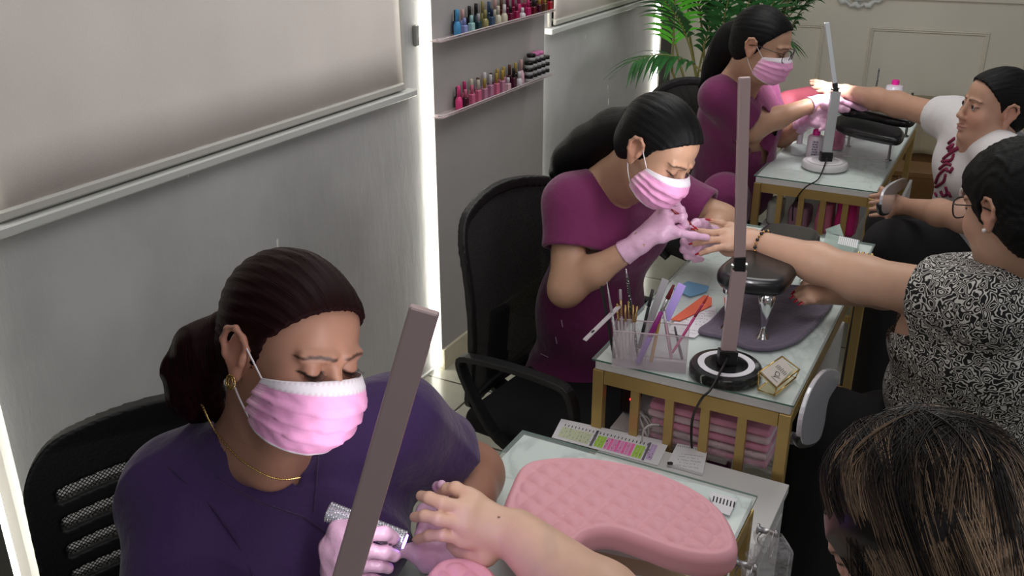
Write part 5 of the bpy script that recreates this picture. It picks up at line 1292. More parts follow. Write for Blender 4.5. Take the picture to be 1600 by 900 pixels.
# --- middle table: organiser with brushes and files
def organiser():
    A, B_ = UZ(956, 573, .7802), UZ(1071, 584, .7802); X = (B_-A); w = X.length; X.normalize(); Y = Vector((-X.y, X.x, 0)); h, dp, th = .088, .062, .0028
    c = A+X*w/2+Y*dp/2; t = thing('brush_organiser', 'clear acrylic organiser full of brushes and nail files at the corner of the middle table', 'organiser', c)
    zc = .7804
    b = MB(); b.box(c+ZZ*.0015, (w, dp, .003), X, Y, ZZ); b.build('base', m_acr, t)
    for nm, o, d in (('front_wall', -Y*(dp/2), (w, th, h)), ('back_wall', Y*(dp/2), (w, th, h*1.0))):
        b = MB(); b.box(c+o+ZZ*(h/2), d, X, Y, ZZ); b.build(nm, m_acr, t)
    for s in (-.5, -.06, .5):
        b = MB(); b.box(c+X*(s*w)+ZZ*(h/2), (th, dp-th, h*(1 if abs(s) > .2 else .85)), X, Y, ZZ); b.build('side_wall' if abs(s) > .2 else 'divider', m_acr, t)
    b = MB()
    for q in ([c-X*w/2-Y*dp/2, c+X*w/2-Y*dp/2, c+X*w/2+Y*dp/2, c-X*w/2+Y*dp/2],): b.tube([p+ZZ*h for p in q], .0016, 6, close=True)
    b.build('top_rim', m_acre, t, smooth=True)
    return A, X, Y, w, dp
oA, oX, oY, ow, odp = organiser()
DO = PX(oA)[2]
def stick(name, cat, label, base, tip, segs, dbase=0.0, dtip=-.03, flat=None, group=None):
    """segs: (fraction from, fraction to, radius0, radius1, material, part name)"""
    A = U(base[0], base[1], DO+dbase); A.z = max(A.z, .786); B_ = U(tip[0], tip[1], DO+dtip); t = thing(name, label, cat, A); d = B_-A; L = d.length; d.normalize()
    for (f0, f1, r0, r1, m, pn) in segs:
        b = MB()
        if flat: x, y = basis(d); x = (Vector((1, 0, 0))-d*d.x).normalized(); b.box(A+d*(L*(f0+f1)/2), (r0*2, L*(f1-f0), flat), X=x, Y=d, Z=x.cross(d), b=min(r0*.5, flat*.4))
        else: b.lathe(A+d*(L*f0), [(r0*.6, 0), (r0, L*(f1-f0)*.04), (r1, L*(f1-f0)*.97), (r1*.7, L*(f1-f0))], 12, A=d)
        b.build(pn, m, t, smooth=not flat)
mk = mcol
gld = m_gbead; trn = mat('clear_brush_handle', sr(215, 205, 205), .1, alpha=.45, spec=.8); slv = mk('brushed_silver', (190, 188, 190), .25, .8)
stick('nail_file', 'nail file', 'black and white nail file standing at the left end of the organiser', (960, 560), (940, 447), [(0, 1, .0035, .0035, m_blk, 'board')], .02, .0, flat=.0015)
stick('tweezers', 'tweezers', 'silver tweezers pointing up beside the black file in the organiser', (967, 560), (948, 440), [(0, .6, .003, .0038, slv, 'body'), (.6, 1, .0036, .001, slv, 'tip')], .0, -.01)
stick('liner_brush', 'brush', 'clear handled brush, the tallest of the clear ones at the left of the organiser', (974, 562), (969, 452), [(0, .62, .0026, .003, trn, 'handle'), (.62, .85, .003, .0028, gld, 'ferrule'), (.85, 1, .0035, .003, trn, 'cap')], .02, -.01)
for k, (bx, by, tx_, ty_) in enumerate(((970, 562, 964, 470), (978, 563, 977, 472), (984, 564, 982, 466), (990, 565, 989, 472), (985, 562, 996, 474))):
    stick('liner_brush', 'brush', 'short gold ferrule brush in the organiser, '+['leftmost', 'second from left', 'middle', 'fourth from left', 'rightmost'][k]+' of the five', (bx, by), (tx_, ty_), [(0, .66, .0022, .0026, trn, 'handle'), (.66, .95, .0027, .0024, gld, 'ferrule'), (.95, 1, .0014, .0004, m_blk, 'bristles')], .01+.01*(k % 3), .0+.008*(k % 3))
    bpy.data.objects[[o.name for o in COL.objects if o.name.startswith('liner_brush')][-1]]['group'] = 'short gold ferrule brushes in the organiser'
def dotted():
    M = Mt('black_dotted_barrel'); tc = M.n('ShaderNodeTexCoord'); v = M.n('ShaderNodeTexVoronoi'); v.inputs['Scale'].default_value = 240; M.l(tc.outputs['Object'], v.inputs[0]); r = M.n('ShaderNodeMath', operation='LESS_THAN'); r.inputs[1].default_value = .28; M.l(v.outputs[0], r.inputs[0])
    mx = M.n('ShaderNodeMix', data_type='RGBA'); M.l(r.outputs[0], mx.inputs[0]); mx.inputs[6].default_value = sr(20, 20, 22); mx.inputs[7].default_value = sr(230, 230, 230); M.l(mx.outputs[2], M.b.inputs['Base Color']); return M.m
m_dot = dotted()
stick('dotting_pen', 'pen', 'black pen with white dots, the tallest tool in the organiser', (997, 560), (978, 420), [(0, .9, .0032, .0034, m_dot, 'barrel'), (.9, 1, .0028, .001, slv, 'tip')], .02, .01)
stick('marker_pen', 'pen', 'glossy black pen leaning right in the middle of the organiser', (998, 545), (1020, 452), [(0, .7, .0036, .0036, m_blk, 'barrel'), (.7, 1, .004, .0036, m_blk, 'cap')], .01, .02)
stick('nail_file', 'nail file', 'wide grey nail file leaning right behind the black pen', (1000, 545), (1040, 436), [(0, 1, .0085, .0085, mk('grey_file_grit', (150, 148, 150), .8), 'board')], .04, .06, flat=.0018)
stick('nail_file', 'nail file', 'wide lilac nail file leaning right behind the dark red brush', (1040, 500), (1066, 444), [(0, 1, .0095, .0095, mk('lilac_file_grit', (172, 150, 218), .8), 'board')], .03, .05, flat=.002)
stick('powder_brush', 'brush', 'thick purple and magenta handled brush with a dark red tip', (996, 568), (1053, 445), [(0, .34, .0065, .0068, mk('violet_handle', (132, 84, 184), .25), 'handle'), (.34, .66, .0068, .0050, mk('magenta_handle', (150, 46, 130), .25), 'upper_handle'), (.66, .82, .0044, .0048, slv, 'ferrule'), (.82, 1, .0058, .0030, mk('dark_red_bristles', (110, 26, 36), .7), 'bristles')], .0, -.02)
stick('cuticle_stick', 'stick', 'gold and amber stick beside the thick purple brush', (1017, 566), (1032, 492), [(0, 1, .004, .0036, mk('amber_handle', (182, 140, 60), .25), 'stick')], .0, .0)
stick('glitter_pen', 'pen', 'white topped glitter handled pen right of the thick purple brush', (1049, 562), (1037, 486), [(0, .75, .0032, .0034, mk('glitter_pink', (205, 165, 180), .3, .3), 'barrel'), (.75, 1, .0036, .003, m_paper, 'cap')], .0, .0)
stick('marker_pen', 'pen', 'black capped pen hooked behind the white topped pen', (1048, 548), (1036, 478), [(0, .7, .003, .003, m_blk, 'barrel'), (.7, 1, .0036, .003, m_blk, 'cap')], .03, .03)
stick('angled_brush', 'brush', 'thin magenta brush leaning far right out of the organiser', (1050, 552), (1107, 461), [(0, .62, .0030, .0032, mk('pink_clear_handle', (205, 80, 140), .2), 'handle'), (.62, .86, .0032, .0026, mk('rose_ferrule', (170, 60, 90), .2, .5), 'ferrule'), (.86, 1, .0030, .0012, mk('coral_bristles', (170, 60, 50), .7), 'bristles')], -.01, -.02)
stick('tweezers', 'tweezers', 'dark steel tweezers standing in the right half of the organiser', (1066, 562), (1054, 510), [(0, 1, .0034, .0022, mk('dark_steel', (110, 110, 116), .3, .7), 'body')], .01, .0)
# silver file poking out left over the table edge
Af, Bf = U(968, 478, DO+.0), U(913, 532, DO-.03)
t = thing('nail_clipper', 'flat silver nail tool sticking out left over the table corner', 'nail tool', Bf); d = (Af-Bf); L = d.length; d.normalize(); x = d.cross(ZZ).normalized()
b = MB(); b.box((Af+Bf)/2, (.013, L, .0025), X=x, Y=d, Z=x.cross(d), b=.001); b.build('lever', mk('pale_steel', (205, 196, 204), .25, .5), t)
b = MB(); b.box(Bf+d*.028+x.cross(d)*.0016, (.005, .008, .0004), X=x, Y=d, Z=x.cross(d)); b.build('engraving', m_ink, t)
# --- towel, papers, files on the middle table
m_towel = mat('grey_violet_towel', sr(104, 94, 112), .95, bump=.6, bscale=120, var=.1, bdist=.006, sheen=.3)
tp = [UZ(x, y, .783) for x, y in [(1090, 520), (1112, 500), (1150, 462), (1195, 448), (1290, 452), (1303, 472), (1285, 500), (1262, 524), (1243, 538), (1205, 549), (1165, 546), (1130, 531)]]
c = sum(tp, Vector())/len(tp); f2 = poly_sdf([(p.x, p.y) for p in spline(tp, 5, True)])
def tw(P):
    d2 = f2(P[..., 0], P[..., 1]); top = .7872+.0035*np.exp(-((d2+.006)/.006)**2)+.0012*vnoise(P*np.array([1, 1, 0]), 90.); q1 = d2+.003; q2 = np.abs(P[..., 2]-(.7815+top)/2)-((top-.7815)/2-.002)
    return np.minimum(np.maximum(q1, q2), 0)+np.hypot(np.maximum(q1, 0), np.maximum(q2, 0))-.002
S = SDF(); S._add(tw, c, .26, 0, 'u'); P, F = S.mesh(.0025); props(link_mesh('folded_towel', P, F, m_towel), 'grey violet towel under the chrome legs of the black armrest', 'towel')
def flat_thing(name, label, cat, px, z, th, m, group=None):
    b = plate([UZ(x, y, z) for x, y in px], th); return props(b.build(name, m), label, cat, group)
flat_thing('blue_packet', 'light blue paper packet lying at the back of the organiser', 'packet', [(1052, 452), (1075, 440), (1108, 448), (1104, 456), (1078, 464)], .781, .0015, mk('light_blue_paper', (120, 170, 205), .6))
flat_thing('nail_file', 'orange nail file lying flat on the marble behind the organiser', 'nail file', [(1048, 500), (1100, 462), (1112, 466), (1112, 478), (1062, 502)], .784, .0022, mk('orange_file_grit', (232, 112, 84), .8))
pp = [(1040, 520), (1062, 492), (1118, 478), (1120, 502), (1085, 528)]
pt = flat_thing('pattern_sheet', 'white sheet with small black nail patterns under the orange file', 'sheet', pp, .7812, .0004, m_paper)
b = MB(); rn = random.Random(4); A, B_, D = UZ(1046, 518, .7818), UZ(1088, 524, .7818), UZ(1068, 492, .7818); strip_marks(b, A, B_, D, 6, 0, rn, .6, .0011); A, B_, D = UZ(1070, 500, .7818), UZ(1116, 500, .7818), UZ(1074, 484, .7818); strip_marks(b, A, B_, D, 4, 0, rn, .6, .0011); b.build('printed_pattern', m_ink, pt)
# --- business card holder
m_clg = mat('gold_edged_clear_plastic', sr(238, 232, 190), .08, alpha=.45, spec=1.0); m_card = mk('cream_card', (216, 206, 196), .6)
zt_ = .7802; cA, cB, cC, cD = UZ(1184, 611, zt_), UZ(1210, 620, zt_), UZ(1243, 592, zt_), UZ(1216, 584, zt_)
t = thing('card_holder', 'gold edged clear business card holder at the front right of the middle table', 'card holder', (cA+cC)/2)
b = MB(); b.tube([p+ZZ*.003 for p in (cA, cB, cC, cD)], .0022, 8, close=True); b.build('base_frame', m_goldj, t, smooth=True)
b = plate([cA, cB, cC, cD], .004); b.build('base_plate', m_clg, t)
dd = PX(cA)[2]
q = [U(1186, 581, dd-.035), U(1213, 606, dd-.045), U(1249, 577, dd-.005), U(1222, 557, dd+.0)]
b = MB(); b.tube(q, .002, 8, close=True); b.tube([q[0], cA+ZZ*.003], .0018, 6); b.tube([q[1], cB+ZZ*.003], .0018, 6); b.tube([q[2], cC+ZZ*.003], .0018, 6); b.build('rack_frame', m_goldj, t, smooth=True)
Nn = (q[1]-q[0]).cross(q[3]-q[0]).normalized(); Nn = Nn if Nn.z > 0 else -Nn
b = plate([p-Nn*.009 for p in q], .0022, Nn); b.build('tray', m_clg, t)
cq = [q[0].lerp(q[2], .05), q[1].lerp(q[3], .03), q[2].lerp(q[0], .18), q[3].lerp(q[1], .02)]
for k in range(4):
    b = plate([p+Nn*(-.006+.0019*k) for p in cq], .0012, Nn); o = b.build('business_card', m_card)
    props(o, 'cream business card with small black lettering in the gold edged holder', 'card', 'business cards in the gold edged holder')
b = MB(); ex, ey = (cq[3]-cq[0]), (cq[1]-cq[0]); o0 = cq[0]+Nn*.0013
def cp(a, c_): return o0+ex*a+ey*c_
for r in range(7): b.bar([cp(.52, .22+.09*r), cp(.66+.03*(r % 2), .22+.09*r)], .0009, .0002, ey)
b.bar(spline([cp(.22, .55), cp(.40, .42), cp(.46, .55), cp(.34, .66), cp(.30, .50), cp(.44, .38)], 5), .0010, .0002, Nn.cross(ex)); b.bar(spline([cp(.18, .50), cp(.26, .62), cp(.32, .78)], 4), .0009, .0002, Nn.cross(ex)); b.bar([cp(.14, .45), cp(.14, .85)], .0008, .0002, ex); b.build('lettering', m_ink, o)
# --- below the middle table: mask packs in clear bags, cables, dark device
zS = .5795
m_mp = mk('pink_mask_pack', (232, 160, 190), .6, bump=.2); m_mp2 = mk('pale_pink_mask_pack', (230, 205, 214), .6)
def packs(u0, v0, v1, n, lab, grp, du=.10, h=.017, seed=1, tilt=.22):
    rn = random.Random(seed)
    for k in range(n):
        vv0 = v0+rn.uniform(-.008, .008); z0 = zS+.001+k*(h+.003)
        P = [];
        b = MB(); c = T(u0+du/2, (vv0+v1)/2, z0+h/2); Y = UU; X = VV
        b.box(c, (v1-vv0, du, h), X=X, Y=Y, Z=ZZ, b=.005); o = b.build('mask_pack', m_mp if k % 2 == 0 else m_mp2, bevel=.002); props(o, ('pink' if k % 2 == 0 else 'pale pink')+' face mask pack, '+['bottom', 'second from bottom', 'middle', 'second from top', 'top'][k]+' of the stack behind the gold slats', 'mask pack', grp)
packs(.045, .125, .40, 5, 'folded pink face mask pack in the stack behind the gold slats', 'pink mask packs under the middle table')
b = MB()
rn = random.Random(3); nu, nv = 26, 14; P = []; F = []
for j in range(nv+1):
    for i in range(nu+1):
        a, c_ = i/nu, j/nv; z = zS+.004+.115*(math.sin(c_*math.pi)**.5)*(.75+.25*math.sin(a*7+1))*(1-.5*a)*1.0+.008*math.sin(a*23+c_*11)+.006*rn.uniform(-1, 1)
        P.append(T(.038+.14*c_+.004*math.sin(a*31), .10+.33*a, z if 0 < j < nv else zS+.002))
F = [(j*(nu+1)+i, j*(nu+1)+i+1, (j+1)*(nu+1)+i+1, (j+1)*(nu+1)+i) for j in range(nv) for i in range(nu)]
props(link_mesh('plastic_bag', P, F, m_bag, smooth=False), 'crinkled clear plastic bag over the pink mask packs', 'bag')
t = thing('extension_box', 'dark device with a small red light under the left end of the middle table', 'device', T(.20, .06, zS)); b = MB(); b.box(T(.20, .07, zS+.045), (.09, .16, .085), X=VV, Y=UU, Z=ZZ, b=.008); b.build('housing', mk('dark_red_black_plastic', (34, 16, 20), .25), t)
b = MB(); b.lathe(T(.118, .055, zS+.05), [(.003, 0), (.003, .002)], 10, A=-UU); b.build('indicator_light', mat('red_indicator', (1, 0, 0, 1), .4, emit=(1, .02, .03, 1), es=6), t)
m_wc = mk('white_cable_rubber', (205, 200, 200), .5)
pts = []
for k in range(46): a = k*.55; pts.append(T(.035+.010*math.cos(a*.7), .118+.014*math.cos(a), zS+.035+.028*math.sin(a*.9)+.0012*k*.3))
cable('white_cable', [T(.02, .07, zS+.003), T(.016, .085, zS+.02)]+pts[:], .0022, m_wc, 'tangled white cable hanging behind the gold slats', 5)
cable('white_cable', [UUp(1003, 690, -.01), UUp(1006, 672, -.012), UUp(1016, 664, -.010), UUp(1030, 664, .012)], .0022, m_wc, 'loose white cable loop in front of the second gold slat', 5)
# --- near table and cabinet: charts, notebook, label, hooks, bags
zc = .6012
cq_ = [UZ(858, 678, zc), UZ(880, 655, zc), UZ(1046, 692, zc), UZ(1028, 728, zc)]
ch = plate([UZ(862, 684, zc), UZ(877, 655, zc), UZ(1046, 691, zc), UZ(1028, 728, zc)], .0012); ch = props(ch.build('colour_chart', m_paper), 'long white colour chart with green and pink highlighted columns on the low cabinet', 'chart')
A0, A1, D0, D1 = UZ(866, 682, zc), UZ(1028, 727, zc), UZ(880, 657, zc), UZ(1043, 693, zc)
def cpt(a, c_): return A0.lerp(A1, a).lerp(D0.lerp(D1, a), c_)+ZZ*.0016
def cells(name, a0, a1, n, cols, c0=.04, c1=.62):
    for ci, col in enumerate(cols):
        b = MB(); any_ = False
        for k in range(n):
            if k % len(cols) != ci: continue
            x0 = a0+(a1-a0)*k/n; x1 = x0+(a1-a0)/n*.86; b.add([cpt(x0, c0), cpt(x1, c0), cpt(x1, c1), cpt(x0, c1)], [(0, 1, 2, 3)])
        b.build(name, mk(name+'_ink', col, .8), ch)
cells('pale_green_columns', .03, .33, 9, [(206, 214, 176)]); cells('grey_bar', .345, .375, 1, [(110, 104, 112)], .0, .85); cells('lime_columns', .385, .47, 3, [(170, 214, 70)]); cells('pink_columns', .475, .74, 8, [(240, 150, 205), (250, 120, 190)]); cells('lime_green_columns', .745, .835, 3, [(176, 216, 80)]); cells('grey_violet_bar', .845, .87, 1, [(112, 98, 118)], .0, .85); cells('violet_columns', .875, .93, 2, [(200, 170, 215)], .1, .8)
b = MB(); rn = random.Random(8)
for k in range(24):
    a = .04+.83*k/24; b.add([cpt(a, .68), cpt(a+.008, .68), cpt(a+.008, .80), cpt(a, .80)], [(0, 1, 2, 3)])
for k in range(60):
    a = rn.uniform(.03, .92); c_ = rn.uniform(.08, .55); p = [cpt(a, c_), cpt(a+.004, c_), cpt(a+.004, c_+rn.uniform(.03, .10)), cpt(a, c_+.05)]; b.add([q_+ZZ*.0004 for q_ in p], [(0, 1, 2, 3)])
b.build('chart_writing', m_ink, ch)
nb = plate([UZ(1042, 728, zc), UZ(1058, 697, zc), UZ(1105, 706, zc), UZ(1098, 744, zc)], .007); nb = props(nb.build('notebook', m_paper), 'small spiral notebook with handwriting beside the colour chart', 'notebook')
b = MB()
for k in range(14): c_ = UZ(1058, 697, zc+.006).lerp(UZ(1105, 706, zc+.006), (k+.5)/14); b.tube([c_+Vector((0, math.cos(a)*.003, math.sin(a)*.003)) for a in [2*math.pi*i/8 for i in range(8)]], .0006, 4, close=True)
b.build('spiral_binding', slv, nb)
b = MB(); rn = random.Random(9); A, B_, D = UZ(1052, 728, zc+.0072), UZ(1092, 734, zc+.0072), UZ(1062, 706, zc+.0072); strip_marks(b, A, B_, D, 5, 0, rn, .75, .0009); b.build('handwriting', m_ink, nb)
b = MB(); b.box(UZ(1047, 724, zc+.009), (.012, .008, .006), b=.002); props(b.build('binder_clip', m_blk), 'tiny black clip lying on the notebook edge', 'clip')
lb = plate([UZ(1108, 774, .7802), UZ(1114, 769, .7802), UZ(1152, 780, .7802), UZ(1140, 806, .7802), UZ(1118, 798, .7802)], .0005); lb = props(lb.build('label_sheet', m_paper), 'white printed label sheet half under the pink armrest', 'label')
b = MB(); rn = random.Random(2); A, B_, D = UZ(1112, 777, .7809), UZ(1138, 803, .7809), UZ(1150, 781, .7809)
for k in range(7):
    p = UZ(1116, 775, .7809).lerp(UZ(1148, 784, .7809), k/6); q_ = p+(UZ(1112, 792, .7809)-UZ(1116, 776, .7809))*.55; e = VV*.0012; b.add([p-e, q_-e, q_+e, p+e], [(0, 1, 2, 3)])
b.build('print', m_ink, lb)
for k, (hx, hy, lab) in enumerate(((1183, 826, 'metal ring hook on the table side, the one nearer the middle table'), (1148, 878, 'metal ring hook on the table side, the one nearer the bottom edge'))):
    p0 = UVp(hx, hy, .466); t = thing('ring_hook', lab, 'hook', p0)
    b = MB(); b.lathe(p0, [(.010, 0), (.010, .003), (.0055, .005), (.0055, .030), (.008, .031), (.008, .036)], 16, A=VV); b.build('peg', slv, t, smooth=True)
    b = MB(); c_ = p0+VV*.030-ZZ*.024; b.tube([c_+(UU*math.cos(a)*.9+ZZ*math.sin(a))*.028 for a in [2*math.pi*i/28 for i in range(28)]], .0014, 6, close=True); b.build('ring', slv, t, smooth=True)
    b = MB(); c_ = p0+VV*.020-ZZ*.016; b.tube([c_+(UU*.4+VV*.9).normalized()*(math.cos(a)*.017)+ZZ*(math.sin(a)*.017) for a in [2*math.pi*i/24 for i in range(24)]], .0012, 6, close=True); b.build('small_ring', slv, t, smooth=True)
t = thing('plastic_pouch', 'ribbed clear plastic pouch hanging from the upper ring hook beside the near table', 'pouch', UVp(1205, 880, .50))
pc = UVp(1208, 868, .51); P = []; F = []; nu, nv = 40, 16
for j in range(nv+1):
    for i in range(nu):
        a = 2*math.pi*i/nu; c_ = j/nv; r = (.030+.003*math.sin(a*10))*(.35+.65*min(1, c_*3.5))*(1 if c_ < .85 else (1.15-c_)/.3); P.append(pc+VV*(math.cos(a)*r)+UU*(math.sin(a)*r*.8)+ZZ*(.045-.10*c_))
F = [(j*nu+i, j*nu+(i+1) % nu, (j+1)*nu+(i+1) % nu, (j+1)*nu+i) for j in range(nv) for i in range(nu)]
link_mesh('pouch_skin', P, F, m_bag, t)
b = MB(); b.tube([pc+ZZ*.05, pc+ZZ*.075-VV*.004], .0012, 5); b.build('hanging_tie', m_bag, t)
b = MB(); rn = random.Random(6); nu, nv = 16, 10; P = []
for j in range(nv+1):
    for i in range(nu+1): P.append(UVp(1150, 895, .475)+UU*(.10*i/nu)+ZZ*(-.10+.12*j/nv)+VV*(.012+.010*math.sin(i*.9+j)+.006*rn.uniform(-1, 1)))
F = [(j*(nu+1)+i, j*(nu+1)+i+1, (j+1)*(nu+1)+i+1, (j+1)*(nu+1)+i) for j in range(nv) for i in range(nu)]
props(link_mesh('plastic_bag', P, F, m_bag, smooth=False), 'clear plastic bag hanging against the side of the near table', 'bag')
# --- glass tip box at the far end of the middle table
t = thing('tip_box', 'pale green clear box with open lid at the far end of the middle table', 'box', T(.93, .30, .7802))
gm = mat('pale_green_clear_box', sr(190, 212, 204), .08, alpha=.5, spec=.9)
qa_, qb_, qc_, qd_ = UZ(1291, 364, .80), UZ(1344, 376, .80), UZ(1328, 402, .80), UZ(1283, 392, .80)
b = plate([p-ZZ*.0196 for p in (qd_, qc_, qb_, qa_)], .020); b.build('box_body', gm, t)
b = MB()
for k in range(10):
    p = qa_.lerp(qb_, .42+.056*k); e = (qd_-qa_)*.45; x_ = (qb_-qa_).normalized()*.0022; b.add([p-x_+ZZ*.0008, p+x_+ZZ*.0008, p+x_+e+ZZ*.0008, p-x_+e+ZZ*.0008], [(0, 1, 2, 3)])
b.build('tip_rows', m_paper, t)
b = plate([qa_, UZ(1305, 366, .80), UZ(1318, 369, .80)+ZZ*0, U(1312, 350, PX(qa_)[2]), U(1290, 358, PX(qa_)[2])], .0015, UU); b.build('lid', gm, t)
b = MB(); rn = random.Random(5); c_ = UZ(1351, 402, .785)
for k in range(4): b.lathe(c_+VV*(.012*(k-1.5))+UU*(.004*(k % 2)), [(.005, 0), (.007, .004), (.004, .012), (.001, .014)], 8)
props(b.build('gold_trinket', m_goldj, smooth=True), 'small gold trinket at the far corner of the middle table', 'trinket')
# --- furthest table: bottles, acrylic box, bags
def bottle(name, label, p, prof, m, cap, mc, extra=None, cat='bottle', sc=1.0):
    t = thing(name, label, cat, p); b = MB(); b.lathe(p, prof, 24); b.build('bottle_body', m, t, smooth=True).modifiers.new('e', 'EDGE_SPLIT').split_angle = .8
    top = prof[-1][1]; b = MB(); b.lathe(p+ZZ*(top-.0005), cap, 20); b.build('cap', mc, t, smooth=True).modifiers.new('e', 'EDGE_SPLIT').split_angle = .8
    return t
m_bw = mk('milky_white_plastic', (232, 222, 232), .25); m_mag = mk('magenta_cap', (236, 40, 158), .3); m_clr = mat('clear_plastic_bottle', sr(228, 236, 240), .08, alpha=.4, spec=.9)
pb = UZ(1271, 248, .7802); t = bottle('remover_bottle', 'white bottle with pink flip cap and dark vertical lettering beside the silver lamp', pb, [(.026, 0), (.030, .004), (.030, .082), (.026, .090), (.012, .094)], m_bw, [(.014, 0), (.014, .016), (.009, .022)], m_mag)
b = MB(); dv = (O3-pb); dv.z = 0; dv.normalize(); sx_ = ZZ.cross(dv)
for r, wdt in enumerate((.016, .012, .018, .015, .017, .011)):
    for s in range(4): b.box(pb+dv*.0300+sx_*(-.008+.005*s)+ZZ*(.072-.0095*r), (.0038*(.6+.4*((r+s) % 2)), .0012, .0062), X=sx_, Y=dv, Z=ZZ)
b.build('lettering', mk('dark_grey_print', (84, 76, 104), .5), t)
pb = UZ(1247, 240, .7802); bottle('pump_dispenser', 'clear round dispenser bottle with white pump, leftmost on the furthest table', pb, [(.026, 0), (.030, .003), (.030, .032), (.020, .038), (.011, .040)], m_clr, [(.011, 0), (.011, .045), (.008, .047)], m_bw)
pb = UZ(1391, 158, .7802); pb = T(2.62, .20, .7802); pb = UZ(1392, 186, .7802)
pb = U(1392, 175, PX(UZ(1385, 185, .78))[2]); pb.z = .7802
t = bottle('remover_bottle', 'white bottle with magenta cap standing behind the outstretched arm of the girl', pb, [(.034, 0), (.038, .004), (.038, .13), (.034, .142), (.014, .148)], m_bw, [(.016, 0), (.016, .018), (.013, .020)], m_mag)
t = thing('acrylic_box', 'clear acrylic box under the shorter black armrest on the furthest table', 'box', UZ(1350, 236, .7802))
q = [UZ(x, y, .7802) for x, y in ((1316, 244), (1388, 252), (1398, 224), (1334, 218))]
for k in range(4):
    a_, b_ = q[k], q[(k+1) % 4]; b = MB(); b.prism([a_, b_, b_+ZZ*.075, a_+ZZ*.075], .0025, (b_-a_).cross(ZZ).normalized()); b.build('wall', m_acr, t)
b = MB(); b.tube([p+ZZ*.075 for p in q], .0015, 6, close=True); b.tube([p+ZZ*.002 for p in q], .0015, 6, close=True); b.build('box_edges', m_acre, t)
b = MB(); rn = random.Random(12); nu = 14; P = []; c_ = UZ(1307, 232, .7804)
for j in range(9):
    for i in range(nu): a = 2*math.pi*i/nu; r = .030*(1.0 if j < 5 else (1-(j-4)/5.2))*(1+.12*rn.uniform(-1, 1)); P.append(c_+Vector((math.cos(a)*r, math.sin(a)*r*.7, .012*j)))
F = [(j*nu+i, j*nu+(i+1) % nu, (j+1)*nu+(i+1) % nu, (j+1)*nu+i) for j in range(8) for i in range(nu)]
props(link_mesh('pink_pouch', P, F, mk('dusty_pink_plastic', (205, 130, 160), .3), smooth=False), 'crumpled dusty pink pouch right of the silver lamp post', 'pouch')
# pink rolled towel behind, brushes, bag
ra, rb_ = U(1222, 160, 3.78), U(1302, 142, 3.95); ra.z = rb_.z = .92
b = MB(); b.lathe(U(1215, 166, 3.85), [(.01, 0), (.045, .01), (.055, .06), (.055, .20), (.045, .26), (.01, .27)], 24, A=(rb_-ra)); props(b.build('pink_cushion', mk('dusty_rose_fabric', (196, 96, 112), .7, bump=.2), smooth=True), 'dusty rose bolster cushion behind the gloved hands at the furthest table', 'cushion')
pb = U(1366, 150, PX(UZ(1372, 190, .78))[2]); pb.z = .7802
t = thing('tool_cup', 'clear cup holding a dotted black pen behind the arm of the girl', 'cup', pb); b = MB(); b.lathe(pb, [(.020, 0), (.024, .002), (.026, .11), (.024, .11), (.021, .004)], 20); b.build('cup', m_clr, t, smooth=True)
t = thing('dotting_pen', 'black pen with white dots standing in the cup behind the arm of the girl', 'pen', pb+ZZ*.005); b = MB(); b.lathe(pb+ZZ*.005, [(.003, 0), (.0035, .16), (.0035, .215), (.001, .22)], 10, A=ZZ+Vector((.02, 0, 0))); b.build('barrel', m_dot, t, smooth=True)
# below the furthest table
for (v, w_, m_, lab, h_) in ((.02, .05, mk('clear_bottle_pack', (170, 172, 168), .2), 'clear bag of small bottles under the left end of the furthest table', .09), (.11, .07, mk('mauve_towels', (150, 112, 132), .8), 'stack of mauve towels under the furthest table', .08), (.20, .055, mk('rose_bag', (196, 110, 140), .4), 'rose coloured plastic bag under the furthest table', .11), (.275, .07, mk('hot_pink_bag', (200, 40, 120), .5), 'hot pink bag under the right end of the furthest table', .14)):
    S = SDF(); c_ = T(1.68, v, zS+h_/2+.002); S.box(c_, (w_/2, .045, h_/2), VV, UU, .014, .01); wrinkles(S, .004, 90., int(v*100), .6); P, F = S.mesh(.005)
    props(link_mesh('storage_bag', P, F, m_), lab, 'bag')
# ---------------------------------------------------------------- polish shelves on the grey column
m_shelf = mat('clear_shelf_acrylic', sr(222, 205, 208), .12, alpha=.55, spec=.9)
SH0 = (UW(678, 62, PRD+.03)-W0).dot(UU); ZU = (UW(678, 62, PRD+.03).z+UW(832, 25, PRD+.03).z)/2; ZL = (UW(680, 178, PRD+.03).z+UW(830, 131, PRD+.03).z)/2
def polish_shelf(z, label):
    t = thing('polish_shelf', label, 'shelf', Wp(.405, z, 0.0), RZT); s0, s1, dp = SH0, .790, .052+PRD
    b = MB(); P = [Wp(s0, z, PRD+.001), Wp(s0, z, dp-.014), Wp(s0+.006, z, dp-.004), Wp(s0+.016, z, dp), Wp(s1, z, dp), Wp(s1, z, PRD+.001)]
    b.prism([p-ZZ*.004 for p in P], .004, ZZ); b.build('shelf_plate', m_shelf, t)
    b = MB(); b.tube([p+ZZ*.006 for p in P[1:5]], .0022, 6); b.build('front_lip', mat('pale_shelf_lip', sr(225, 212, 214), .2), t, smooth=True)
polish_shelf(ZU-.0005, 'upper clear wall shelf with blue to dark red polish bottles'); polish_shelf(ZL-.0005, 'lower clear wall shelf with pink polish bottles and stacked jars')
